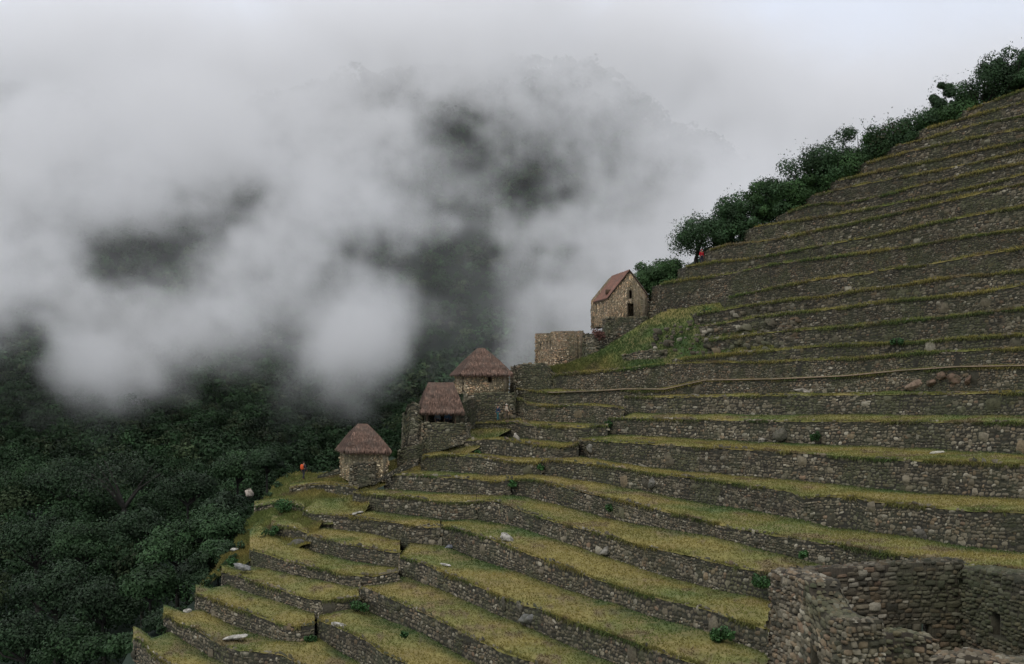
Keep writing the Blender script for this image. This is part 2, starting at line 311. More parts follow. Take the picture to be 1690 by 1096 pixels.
for i, lp in enumerate(UL):
    x = np.arange(lp[0][0], lp[-1][0] + .1, 3.0); yt = ip(lp, x); d = D(x, yt)
    if i == 0:
        x0 = np.array([905, 984, 1034, 1096, 1163, 1280, 1394, 1487, 1580, 1690, 1760.]); y0 = np.array([640, 647, 644, 643, 628, 626, 621, 612, 606, 604, 602.])
        yb = np.interp(x, x0, y0); d = D(x, yt) + .6
    else:
        yb = None
        for j in range(i - 1, -1, -1):
            yl = ip(UL[j], x); ok = x >= UL[j][0][0] - 1; dl = D(x, yl)
            zb = (HZ - yl) * dl; cand = HZ - zb / d
            yb = np.where(ok, cand, np.nan) if yb is None else np.where(np.isnan(yb) & ok, cand, yb)
        yb = np.where(np.isnan(yb), yt + 30, yb)
    walls.append(dict(key='U%d' % (i + 1), x=x, yt=yt, yb=np.maximum(yb, yt + 4), d=d))
def line3(x, y, d): return np.stack([(x - CX) / F_PX * d, d, (HZ - y) / F_PX * d], -1)

ORD = 'first second third fourth fifth sixth seventh eighth ninth tenth eleventh twelfth thirteenth fourteenth fifteenth sixteenth seventeenth'.split()
Rk = ['R14', 'R13', 'R12', 'R11', 'R10', 'R9', 'R8', 'R7', 'R6', 'R5', 'R4']
Lk = ['L14', 'L13', 'L12', 'L11', 'L10', 'L9', 'L8', 'L7', 'L6', 'L5', 'L4', 'L3', 'L2', 'L1']
def wlabel(k):
    if k == 'S3': return "short low stone wall on the grassy slope just below the lowest thatched hut"
    if k == 'S2': return "broken low wall on the grassy slope by the forest edge, second below the lowest hut"
    if k == 'S1': return "stubby low wall under a bare little terrace, third below the lowest hut by the forest"
    if k == 'U7': return "tall brown stone terrace wall starting beside the gabled house, seventh above the path"
    if k == 'U17': return "highest visible terrace wall, short and dark, under the trees at the top of the slope"
    if k == 'L1': return "lowest short stone terrace wall at the foot of the slope, against the dark forest"
    if k[0] == 'U': return "long grass topped dry stone terrace wall, %s above the narrow dirt path" % ORD[int(k[1:]) - 1]
    if k[0] == 'R': return "long grey dry stone terrace wall right of the steps, %s below the narrow dirt path" % ORD[Rk.index(k)]
    return "shorter dry stone terrace wall of the block under the thatched huts, %s from its top" % ORD[Lk.index(k)]
for wd in walls:
    x, yt, yb, d = wd['x'], wd['yt'], wd['yb'], wd['d']
    T3 = line3(x, yt, d); B3 = line3(x, yb, d)
    # the left end turns back into the hill
    e = T3[0] + np.array([-.5, 3.2, 0.0]); eb = B3[0] + np.array([-.5, 3.2, 0.4])
    wd['T3'], wd['B3'] = T3, B3
    wob = (fbm(T3 * np.array([.9, .9, 0]) + 3, 3, 55) - .5) * .34; T3[:, 2] += wob * .5 - .02
    T3 = np.vstack([e, T3]); B3 = np.vstack([eb, B3])
    G = Geo(); up = wd['key'][0] == 'U'; n_ = int(wd['key'][1:])
    warm = .9 if wd['key'] in ('L14', 'R14', 'U1', 'U7', 'L13') else .3
    lum = .68 if up and n_ > 1 else .88
    sm = dict(ch=(.11, .20), aw=(1, 2.2)) if wd['key'] in ('U1', 'U7') else dict(ch=(.12, .29), aw=(.9, 2.2))
    bigf = .06 if wd['key'] in ('R12', 'R11', 'R10', 'U4', 'U5', 'U8', 'U9') else .04
    hs = []
    if wd['key'] == 'U1':       # small upright niches in the wall above the path
        sa = np.concatenate([[0], np.cumsum(np.linalg.norm(np.diff(T3[:, :2], axis=0), axis=1))])
        for nx_ in (1318, 1432, 1581, 1510): j_ = int(np.argmin(abs(x - nx_))) + 1; hs.append((sa[j_] - .12, sa[j_] + .16, T3[j_, 2] - 1.6, T3[j_, 2] - .5))
    wall_along(G, T3, B3, warm=warm, lum=lum, big=0 if wd['key'] in ('U1', 'U7') else bigf, bulge=.07, holes=hs, ragged=.2, **sm)
    o = G.build('terrace_wall', [M_stone]); 
    tag(o, wlabel(wd['key']), 'stone wall', 'stone terrace walls above the dirt path' if up else ('stone terrace walls right of the steps' if wd['key'][0] == 'R' else 'stone terrace walls below the thatched huts'), 'thing')

# ------------------------------------------------------------------ terrace ground (grass treads)
GG = Geo(); blades = []      # blades: (pos, tint) lists
NR = 7
def gcol(t, Pn):
    """grass colour: straw on the open tread, greener along the foot of the wall above"""
    s = np.array([.178, .150, .046]); g = np.array([.096, .118, .034]); gg = np.array([.044, .080, .025])
    nn = fbm(Pn * .22, 3, 11)[..., None]; m2 = fbm(Pn * .06, 2, 31)[..., None]
    a = np.clip((nn - .35) * 2.6 + (m2 - .5) * 1.2, 0, 1); c = s * (1 - a) + g * a
    c = c * 1.12; bare = np.clip((fbm(Pn * np.array([.55, .55, .2]), 4, 88)[..., None] - .60) * 9, 0, .75); c = c * (1 - bare) + np.array([.125, .092, .055]) * bare
    f = np.clip((t[..., None] - .62) * 2.4 + (nn - .5) * 1.4, 0, 1); return c * (1 - f) + gg * f
for wd in walls:
    x, yt, d = wd['x'], wd['yt'], wd['d']; up = wd['key'][0] == 'U'
    bd = np.full(len(x), np.nan); bz = np.full(len(x), np.nan); by = np.full(len(x), -1e9)
    zt = (HZ - yt) / F_PX * d
    for v in walls:
        if v is wd: continue
        vx = v['x']; m = (x >= vx[0] - 2) & (x <= vx[-1] + 2)
        vyb = np.interp(x, vx, v['yb']); vyt = np.interp(x, vx, v['yt']); vd = np.interp(x, vx, v['d'])
        ok = m & (vyt < yt - 3) & (vyt > by) & (vd > d - .5)
        by = np.where(ok, vyt, by); bd = np.where(ok, vd, bd); bz = np.where(ok, (HZ - vyb) / F_PX * vd, bz)
    miss = np.isnan(bd)
    bd = np.where(miss, d + 3.2, bd); bz = np.where(miss, zt + .02, bz)
    bd = np.maximum(bd + .35, d + 1.0)
    k = 5; sm_ = lambda a: np.convolve(np.pad(a, k, 'edge'), np.ones(2 * k + 1) / (2 * k + 1), 'valid')
    bd = np.minimum(sm_(bd), 1e9); bz = sm_(bz)
    # width limit of the drop: never rise above the base of the wall above
    tt = np.linspace(0, 1, NR)
    d0 = d - .02
    rows = []
    for j, t in enumerate(tt):
        dd = d0 + (bd - d0) * t; zz = (zt + .05) * (1 - t) + (bz + .06) * t
        pn = np.stack([(x - CX) / F_PX * dd, dd, zz], -1)
        if 0 < j < NR - 1: pn[:, 2] += (fbm(pn * np.array([.5, .5, 0]), 3, 4) - .5) * .35
        rows.append(pn)
    wb = (fbm(rows[0] * np.array([1.6, 1.6, 0]), 3, 71) - .5) * .3; rows[0][:, 2] += wb * .4 - .03; lip = rows[0].copy(); lip[:, 2] -= np.clip(.05 + wb, .0, .3); lip[:, 1] -= .04
    rows = [lip] + rows; tts = np.concatenate([[0], tt])
    V = np.stack(rows, 0); nr, nc = V.shape[:2]
    # a tread that runs on past the first column, over the turned-back end
    C = gcol(np.broadcast_to(tts[:, None], (nr, nc)), V)
    idx = np.arange(nr * nc).reshape(nr, nc)
    Q = np.stack([idx[:-1, :-1], idx[:-1, 1:], idx[1:, 1:], idx[1:, :-1]], -1).reshape(-1, 4)
    GG.add(V.reshape(-1, 3), Q, None, C.reshape(-1, 3))
    # blades
    A = V[1:]; ar = np.linalg.norm(np.cross(A[1:, :-1] - A[:-1, :-1], A[:-1, 1:] - A[:-1, :-1]), axis=-1)
    dens = 34 if not up else 14
    cnt = rng.poisson(ar * dens); ii, jj = np.nonzero(cnt); rep = np.repeat(np.arange(len(ii)), cnt[ii, jj]); ii, jj = ii[rep], jj[rep]
    a, b = rng.random(len(ii))[:, None], rng.random(len(ii))[:, None]
    pp = A[ii, jj] * (1 - a) * (1 - b) + A[ii + 1, jj] * a * (1 - b) + A[ii, jj + 1] * (1 - a) * b + A[ii + 1, jj + 1] * a * b
    tq = tt[ii] + a[:, 0] / (NR - 1)
    blades.append((pp, gcol(tq, pp), np.full(len(pp), .11 if not up else .16)))
    nl = int(len(x) * 3 * (3.0 if up else 2.2)); jj = rng.integers(0, len(x) - 1, nl); a = rng.random(nl)[:, None]     # shaggy fringe along the lip
    pp = A[0, jj] * (1 - a) + A[0, jj + 1] * a; pp[:, 1] += rng.uniform(-.12, .35, nl)
    cc = gcol(np.full(nl, .25), pp); patch = fbm(xyz(pp[:, 0] * .35, pp[:, 1] * .35, pp[:, 2]), 3, 77)
    kp = patch > (.36 if up else .42); blades.append((pp[kp], cc[kp] * rng.uniform(.6, 1.5 if up else 1.1, (kp.sum(), 1)), np.full(kp.sum(), .26 if up else .18) * (patch[kp] + .3)))
    if up or rng.random() < 2:      # grass hanging over the edge
        jj = rng.integers(0, len(x) - 1, nl); a = rng.random(nl)[:, None]; pp = A[0, jj] * (1 - a) + A[0, jj + 1] * a; patch = fbm(xyz(pp[:, 0] * .25, pp[:, 1] * .25, pp[:, 2] + 9), 3, 78); kp = patch > (.44 if up else .52)
        pp = pp[kp]; pp[:, 1] -= .12; pp[:, 2] += .02; blades.append((pp, gcol(np.full(len(pp), .8), pp) * rng.uniform(.5, 1.1, (len(pp), 1)), -np.full(len(pp), .28) * (patch[kp] + .4)))
ground = GG.build('ground', [M_grass], smooth=True); tag(ground, kind='structure')

# ------------------------------------------------------------------ hillside under and behind the terraces
SIL = np.array([(1765,100),(1690,139),(1611,178),(1549,203),(1487,238),(1416,279),(1347,322),(1300,352),(1245,377),(1174,414),(1130,442),(1095,471),(1085,500),(1020,525),(975,560),(925,602),(870,640),(790,665),(705,700),(672,745),(575,772),(480,788),(425,832),(395,900),(350,945),(325,985),(275,1022),(222,1056),(200,1100),(180,1140)], float)
HV = []; ys = np.arange(100, 1141, 10.0); ncol = 46
for y in ys:
    xl = np.interp(y, SIL[:, 1], SIL[:, 0]); xs = xl + (1800 - xl) * np.linspace(0, 1, ncol) ** 1.3
    dd = D(xs, np.full(ncol, y)) * 1.12 + 1.0; p = line3(xs, np.full(ncol, y), dd)
    p += (fbm(p * .2, 3, 9) - .5)[:, None] * np.array([0, 1.2, 1.0])
    pre = [p[0] + np.array([-9, 62, -60]), p[0] + np.array([-6, 26, -22]), p[0] + np.array([-3, 9, -5.0]), p[0] + np.array([-1, 3, -1.0])]
    HV.append(np.vstack([pre, p]))
HV = np.stack(HV); nr, nc = HV.shape[:2]; idx = np.arange(nr * nc).reshape(nr, nc)
Q = np.stack([idx[:-1, :-1], idx[1:, :-1], idx[1:, 1:], idx[:-1, 1:]], -1).reshape(-1, 4)
o = mesh('hillside', HV.reshape(-1, 3), Q, None, [M_terrain], None, True); tag(o, kind='structure')

def patch_px(name, bot, top, nx, ny, off=0.0, amp=.35, green=.5, rows=None):
    """grassy slope between two traced lines"""
    u = np.linspace(0, 1, nx); bot = np.array(bot, float); top = np.array(top, float)
    par = lambda a: np.concatenate([[0], np.cumsum(np.linalg.norm(np.diff(a, axis=0), axis=1))])
    sb_, st_ = par(bot), par(top)
    B_ = np.stack([np.interp(u * sb_[-1], sb_, bot[:, i]) for i in (0, 1)], -1); T_ = np.stack([np.interp(u * st_[-1], st_, top[:, i]) for i in (0, 1)], -1)
    V = []
    for t in np.linspace(0, 1, ny):
        q = B_ * (1 - t) + T_ * t; dd = D(q[:, 0], q[:, 1]) + off; p = line3(q[:, 0], q[:, 1], dd)
        V.append(p)
    V = np.stack(V); V[..., 2] += (fbm(V * .35, 4, 21) - .5) * amp * 2
    C = gcol(np.full(V.shape[:2], green) + (fbm(V * .15, 2, 3) - .5) * 1.2, V)
    idx = np.arange(nx * ny).reshape(ny, nx); Q = np.stack([idx[:-1, :-1], idx[:-1, 1:], idx[1:, 1:], idx[1:, :-1]], -1).reshape(-1, 4)
    o = mesh(name, V.reshape(-1, 3), Q, None, [M_grass], C.reshape(-1, 3), True); tag(o, kind='structure')
    n = int(nx * ny * 6); i = rng.integers(0, ny - 1, n); j = rng.integers(0, nx - 1, n); a = rng.random((n, 1)); b = rng.random((n, 1))
    pp = V[i, j] * (1 - a) * (1 - b) + V[i + 1, j] * a * (1 - b) + V[i, j + 1] * (1 - a) * b + V[i + 1, j + 1] * a * b
    blades.append((pp, gcol(np.full(n, green + .1), pp) * rng.uniform(.7, 1.2, (n, 1)), np.full(n, .24)))
    return V
patch_px('grassy_slope', [(900,632),(925,618),(984,612),(1034,608),(1090,600),(1150,590),(1210,584),(1290,578)], [(900,606),(930,602),(965,590),(1000,573),(1030,552),(1062,530),(1090,515),(1180,505)], 60, 34, 1.6, .35, .75)
patch_px('grassy_slope', [(1150,592),(1210,586),(1280,580)], [(1100,512),(1200,497),(1310,496)], 40, 30, 2.6, .5, .6)
patch_px('grassy_slope', [(330,975),(366,948),(412,925),(470,912),(512,903)], [(455,796),(480,784),(510,779),(545,776),(578,775)], 70, 60, 2.3, .6, .35)
patch_px('grassy_slope', [(498,862),(545,868),(600,850)], [(556,776),(600,774),(640,772)], 24, 24, 2.6, .3, .6)
patch_px('grassy_slope', [(600,812),(640,800),(700,780),(765,752),(860,700)], [(600,775),(640,762),(680,745),(740,706),(860,660)], 40, 20, 3.0, .25, .6)
patch_px('dirt_path', [(770,702),(820,699),(870,703)], [(770,694),(820,692),(870,694)], 20, 4, 1.5, .05, .3).shape
sl = bpy.data.objects['dirt_path']; sl.data.materials.clear(); sl.data.materials.append(M_dirt)
# narrow dirt path on the ledge above the fourteenth walls
px_ = np.arange(905, 1761, 4.0); yy = np.interp(px_, [852, 910, 984, 1034, 1096, 1163, 1280, 1394, 1487, 1580, 1690, 1760], [641, 649, 646, 643, 643.5, 628.5, 626.5, 621.5, 612.5, 606.5, 604.5, 602.5])
dl = D(px_, yy) - .15; a_ = line3(px_, yy, dl) + np.array([0, -.1, .10]); b_ = a_ + np.array([.2, 1.3, .03]); c_ = a_ + np.array([0, -.02, -.07])
m = len(px_); pv = np.vstack([c_, a_, b_]); Q = [[i, i + 1, m + i + 1, m + i] for i in range(m - 1)] + [[m + i, m + i + 1, 2 * m + i + 1, 2 * m + i] for i in range(m - 1)]
tag(mesh('dirt_path', pv, Q, None, [M_dirt]), kind='structure')

# ------------------------------------------------------------------ valley and the mountain across it
TD = [0, 40, 70, 95, 120, 135, 165, 215, 290, 345, 385, 430, 490, 550, 700, 1500, 3000]
TZ = [-50, -46, -42, -38, -33, -29.5, -25.5, -21.4, -14, 0, 42, 88, 124, 122, 70, 40, 20]
def terr(X, Y):
    X = np.asarray(X, float); Y = np.asarray(Y, float)
    q = xyz(X, Y, 0)
    z = np.interp(Y, TD, TZ)
    amp = np.interp(Y, [90, 200, 330, 430, 600, 3000], [1.5, 5, 22, 34, 40, 100])
    spur = np.sin((X + .55 * Y) * .024 + 1.5) * .35
    n = fbm(q * .009, 5, 41) - .5 + spur * .5
    z = z - np.clip((X - 40) / 90, 0, 1) * np.clip((Y - 400) / 80, 0, 1) * 45
    return z + amp * n
gx = np.linspace(-900, 1100, 200); gy = np.concatenate([np.linspace(-40, 700, 220), np.linspace(720, 3000, 50)])
XX, YY = np.meshgrid(gx, gy); XX = XX * np.interp(YY, [0, 900, 3000], [.6, 1, 2.4]); ZZ = terr(XX, YY)
V = np.stack([XX, YY, ZZ], -1); nr, nc = V.shape[:2]; idx = np.arange(nr * nc).reshape(nr, nc)
Q = np.stack([idx[:-1, :-1], idx[:-1, 1:], idx[1:, 1:], idx[1:, :-1]], -1).reshape(-1, 4)
tag(mesh('mountain_terrain', V.reshape(-1, 3), Q, None, [M_terrain], None, True), kind='structure')

# ------------------------------------------------------------------ foliage
def leaf_quads(G, C, size, col, nrm=None, flat=.6):
    n = len(C); a = rng.normal(size=(n, 3)); 
    if nrm is not None: a = a * flat + nrm
    a /= np.linalg.norm(a, axis=1, keepdims=True)
    b = np.cross(a, rng.normal(size=(n, 3))); b /= np.linalg.norm(b, axis=1, keepdims=True); c = np.cross(a, b)
    s = (size * rng.uniform(.6, 1.4, n))[:, None]
    V = np.stack([C - b * s, C - c * s * .55, C + b * s, C + c * s * .55], 1) + rng.normal(size=(n, 4, 3)) * (s * .12)[:, None]
    Q = np.arange(n * 4).reshape(n, 4); G.add(V.reshape(-1, 3), Q, None, np.repeat(col, 4, 0))
def crown_points(n, r, nb, rh=.8, low=False):
    """points on a heap of lumps: returns positions, outward normals, lump index"""
    u = rng.normal(size=(nb, 3)); u /= np.linalg.norm(u, axis=1, keepdims=True); u[:, 2] = u[:, 2] if low else np.abs(u[:, 2]) * 1.1 - .35
    bc = u * rng.uniform(.35, .80, (nb, 1)) * np.array([r, r, r * rh]); br = rng.uniform(.26, .48, nb) * r
    k = rng.integers(0, nb, n); v = rng.normal(size=(n, 3)); v /= np.linalg.norm(v, axis=1, keepdims=True)
    v[:, 2] = v[:, 2] if low else np.where(v[:, 2] < -.3, -v[:, 2], v[:, 2])
    p = bc[k] + v * (br[k] * rng.uniform(.65, 1.08, n))[:, None] * np.array([1, 1, .85])
    return p, v, k
def add_tube(G, pts, rads, sides=6, C=(.05, .04, .03)):
    pts = np.asarray(pts, float); n = len(pts); Vs = []
    for i in range(n):
        t = pts[min(i + 1, n - 1)] - pts[max(i - 1, 0)]; t = t / (np.linalg.norm(t) + 1e-9)
        a = np.cross(t, [0.3, 1, .1]); a /= np.linalg.norm(a); b = np.cross(t, a)
        for k in range(sides): th = 2 * math.pi * k / sides; Vs.append(pts[i] + (a * math.cos(th) + b * math.sin(th)) * rads[i])
    Q = [[i * sides + k, i * sides + (k + 1) % sides, (i + 1) * sides + (k + 1) % sides, (i + 1) * sides + k] for i in range(n - 1) for k in range(sides)]
    G.add(Vs, Q, None, C)
def tree(base, crown_c, r, col, label, cat='tree', group=None, n=2600, leaf=.2, rh=.85, name='tree', low=False, nb=16):
    base = np.asarray(base, float); cc = np.asarray(crown_c, float) - base
    root = empty(name, base); tag(root, label, cat, group)
    Gt = Geo(); mid = cc * .5 + rng.uniform(-.4, .4, 3) * np.array([1, 1, 0]); tr = max(.08, r * .055)
    fork = cc + np.array([0, 0, -r * rh * .55])
    add_tube(Gt, [np.zeros(3) - [0, 0, .5], fork * .5 + rng.uniform(-.2, .2, 3), fork], [tr * 1.5, tr * 1.1, tr * .85])
    for _ in range(7):
        u = rng.normal(size=3); u /= np.linalg.norm(u); u[2] = abs(u[2]) * .9
        e = cc + u * r * np.array([.75, .75, .65]); add_tube(Gt, [fork, (fork + e) / 2 + rng.uniform(-.3, .3, 3) * r * .3, e], [tr * .7, tr * .4, tr * .15], 5)
    Gt.build('trunk', [M_bark], root, True)
    Gc = Geo(); p, v, k = crown_points(n, r, nb, rh, low); lt = rng.uniform(.6, 1.5, nb)[k]
    c = np.array(col) * lt[:, None] * rng.uniform(.85, 1.2, (n, 1)); leaf_quads(Gc, cc + p, np.full(n, leaf), c, v, .38)
    q = rng.normal(size=(n // 60, 3)); q /= np.linalg.norm(q, axis=1, keepdims=True); q[:, 2] = np.abs(q[:, 2])          # stray outer twigs
    leaf_quads(Gc, cc + q * np.array([r, r, r * rh]) * rng.uniform(.7, 1.02, (len(q), 1)), np.full(len(q), leaf * .8), np.array(col) * rng.uniform(.7, 1.3, (len(q), 1)))
    Gc.build('crown', [M_leaf], root)
    return root
# trees and shrubs along the ridge: px x, top y, base y, width px, tone
RT = [(1150,368,434,80,0,'round dark bushy tree nearest the red clad person'), (1074,428,492,46,1,'light green bush just behind the gabled house'), (1104,432,478,52,1,'light green bush between the gabled house and the tall brown wall'),
 (1196,352,415,58,0,'dark shrub on the terrace edge, just above the round bushy tree'), (1212,326,402,44,0,'thin topped dark shrub standing above its neighbours low on the ridge'), (1240,322,392,62,0,'broad dark shrub low on the ridge, at the end of the tenth terrace'),
 (1262,298,378,46,2,'narrow mid green shrub with a pointed top on the ridge'), (1292,296,362,66,0,'dark spreading tree on the ridge, mist close behind it'), (1330,250,345,84,0,'large domed dark tree in the middle of the ridge row'),
 (1318,300,352,60,2,'mid green bush under the large domed tree'), (1372,238,318,74,0,'wide low crowned tree right of the large domed tree'), (1398,250,306,66,2,'mid green bush at the foot of the ridge row, middle of the slope'),
 (1420,214,290,70,0,'dark rounded tree left of the sparse bare twigged tree'), (1464,180,268,54,3,'sparse brownish tree with bare twigs against the mist'), (1486,206,262,66,0,'dark thick bush right of the sparse bare twigged tree'),
 (1522,188,240,60,0,'dark bush below the spiky narrow tree'), (1554,136,222,34,4,'narrow spiky dark tree rising above the ridge row'), (1584,156,212,58,2,'mid green bush between the spiky tree and the tall upper trees'),
 (1618,116,195,66,0,'tall dark tree, lowest of the upper clump'), (1650,104,182,64,0,'tall dark tree in the upper clump by the frame edge'), (1680,88,168,56,0,'highest dark tree on the ridge, at the upper corner'),
 (1712,84,160,70,0,'dark tree cut off by the upper edge of the picture'), (1350,290,328,60,2,'low green scrub under the middle of the ridge row'), (1446,236,276,60,2,'low green scrub below the sparse bare twigged tree'), (1545,196,226,50,2,'low green scrub at the foot of the spiky tree')]
tones = {0: (.030, .062, .024), 1: (.038, .078, .026), 2: (.042, .088, .028), 3: (.060, .062, .032), 4: (.026, .052, .022)}
for i_, (x, yt_, yb_, wpx, tn_, lb) in enumerate(RT):
    d = D(x, yb_) + (5.0 if tn_ != 1 else 9) ; b = P(x, yb_ + 3, d); top = P(x, yt_ - 16 + 6 * ((i_ * 7) % 4), d); r = wpx / 2 / F_PX * d * 1.42
    hh = top[2] - b[2] + .8; rh = min(2.2, max(.62, hh * .52 / r)); c = b + np.array([0, 0, hh * .5 - .4])
    tree(b, c, r, tones[tn_], lb, 'bush' if 'bush' in lb or 'shrub' in lb or 'scrub' in lb else 'tree', 'trees and shrubs along the ridge', n=8000 if tn_ != 3 else 1500, leaf=.125, rh=rh, low=True, name='shrub' if ('bush' in lb or 'shrub' in lb or 'scrub' in lb) and 'bushy' not in lb else 'ridge_tree', nb=22 if tn_ != 4 else 12)
# individual trees at the near edge of the forest: crown centre px, radius px, distance, tone
NT = [(352,878,58,102,1,'bright green tree beside the grassy slope, above the steps of the left walls'), (292,905,62,106,1,'broad bright green tree, mid left of the terraces'), (232,880,52,112,0,'dull green tree left of the broad bright tree'),
 (248,970,52,100,1,'rounded green tree low beside the second lowest wall'), (205,800,84,150,5,'tall spreading dark tree with visible limbs in the forest'), (330,948,44,96,0,'dark tree tucked against the third lowest wall'),
 (170,1000,66,104,0,'dark tree left of the lowest terrace wall'), (95,985,80,110,0,'large dark tree low in the forest, second from the picture edge'), (40,1060,70,100,0,'dark tree in the bottom corner'),
 (125,1072,64,94,2,'mid green tree at the bottom edge of the forest'), (60,900,76,125,0,'large dark tree against the picture edge, above the bottom corner'), (140,905,62,120,2,'mid green tree between the two large dark trees'),
 (372,842,40,108,0,'small dark tree under the pale rock in the forest'), (310,812,50,135,0,'dark tree right of the tall spreading tree'), (392,778,44,140,2,'mid green tree above the pale rock'),
 (440,766,36,135,0,'small dark tree left of the orange clad person'), (268,1030,34,90,0,'small dark tree against the second lowest wall end'), (205,1075,38,88,2,'low green tree at the foot of the lowest wall'),
 (110,800,70,165,0,'dark tree left of the tall spreading tree'), (30,810,66,170,2,'mid green tree at the picture edge, below the low cloud'), (360,915,34,96,1,'small bright tree at the end of the fourth lowest wall')]
tones5 = {0: (.018, .036, .015), 1: (.024, .052, .018), 2: (.022, .047, .017), 5: (.018, .030, .015)}
for (x, y, rp, d, tn_, lb) in NT:
    c = P(x, y, d); r = rp / F_PX * d; gz = float(terr(c[0], c[1])); gz = min(gz, c[2] - r * 1.2); b = np.array([c[0], c[1], gz])
    tree(b, c, r * 1.05, tones5[tn_], lb, 'tree', 'trees at the near edge of the forest', n=9000 if tn_ != 5 else 2600, leaf=.15 if tn_ != 5 else .17, rh=.8, name='forest_tree', nb=26)

# the forest beyond: one mass
GF = Geo(); cnt = 0
def in_hill(px, py): return px > np.interp(py, SIL[:, 1], SIL[:, 0]) + 40
bands = [(112, 200, 800, 4.0, 600, .23), (200, 310, 1500, 3.9, 300, .34), (310, 420, 3200, 4.2, 120, .60), (420, 560, 2600, 5.0, 80, .85)]
for (y0, y1, n, rad, nl, ls) in bands:
    Yr = np.sqrt(rng.uniform(y0 ** 2, y1 ** 2, n)); pxr = rng.uniform(-60, 1250, n); Xr = (pxr - CX) / F_PX * Yr; Zr = terr(Xr, Yr)
    py = HZ - Zr / Yr * F_PX; kp = ~in_hill(pxr, py - 20)
    if y0 < 150: kp &= (pxr < np.interp(py - 60, SIL[:, 1], SIL[:, 0]) - 30)
    Xr, Yr, Zr = Xr[kp], Yr[kp], Zr[kp]; m = len(Xr)
    rr = rad * rng.uniform(.55, 1.35, m); base = np.stack([Xr, Yr, Zr], -1); gc = fbm(base * .02, 3, 61)
    for i in range(m):
        p, v, k = crown_points(nl, rr[i], 7, 1.0); hgt = rr[i] * rng.uniform(.4, 1.3)
        lt = rng.uniform(.7, 1.4, 7)[k][:, None]; tn2 = rng.uniform(.65, 1.45) * (.6 + gc[i] * .9)
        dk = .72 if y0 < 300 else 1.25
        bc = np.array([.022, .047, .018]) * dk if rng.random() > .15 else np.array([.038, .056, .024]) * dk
        leaf_quads(GF, base[i] + [0, 0, hgt] + p, np.full(nl, ls), bc * tn2 * lt * rng.uniform(.95, 1.06, (nl, 1)), v, .26)
tag(GF.build('forest', [M_leafmtn]), 'dense dark green cloud forest covering the far mountainside', None, None, 'stuff')

# ------------------------------------------------------------------ rocks
def rock(name, px, py, wpx, hpx, d, col, label, cat='boulder', group=None, flat=False, seed=0, tilt=0.0, sink=.25):
    """irregular angular boulder"""
    r_ = np.random.default_rng(seed); wv = wpx / F_PX * d; hv = hpx / F_PX * d
    n1, n2 = 26, 16; th = np.linspace(0, 2 * math.pi, n1, endpoint=False); ph = np.linspace(0, math.pi, n2)
    T, Pp = np.meshgrid(th, ph); u = np.stack([np.cos(T) * np.sin(Pp), np.sin(T) * np.sin(Pp), np.cos(Pp)], -1)
    pl = r_.normal(size=(13, 3)); pl /= np.linalg.norm(pl, axis=1, keepdims=True); dist = r_.uniform(.45, .85, 13)
    s = np.min(np.where(u @ pl.T > .05, dist / np.maximum(u @ pl.T, .05), 9), -1); s = np.minimum(s, 1.15)
    V = u * s[..., None] * np.array([wv / 2, wv / 2 * .8, hv / 2]) * 1.2; inwall = d < 900 and label.find('wall') > 0 and label.find('set in') + label.find('built into') + label.find('low in') + label.find('in the') > -3; V[..., 2] += tilt * V[..., 0]
    V *= 1 + (fbm(V / max(wv, .3) * 5 + seed, 4, 8, .6) - .5)[..., None] * .55
    V = V.reshape(-1, 3); idx = np.arange(n1 * n2).reshape(n2, n1)
    Q = [[idx[i, j], idx[i + 1, j], idx[i + 1, (j + 1) % n1], idx[i, (j + 1) % n1]] for i in range(n2 - 1) for j in range(n1)]
    o = mesh(name, V, Q, None, [M_rock], np.broadcast_to(np.array(col), (len(V), 3)))
    c = P(px, py, d + (wv * .33 if name == 'boulder' and col[0] < .45 else 0)); o.location = tuple(c); return tag(o, label, cat, group)
def DW(k, x):   # distance of a traced wall at column x
    wd = next(q for q in walls if q['key'] == k); return float(np.interp(x, wd['x'], wd['d']))
PALE = (.42, .40, .35); GREY = (.115, .108, .085); RED = (.155, .108, .078)
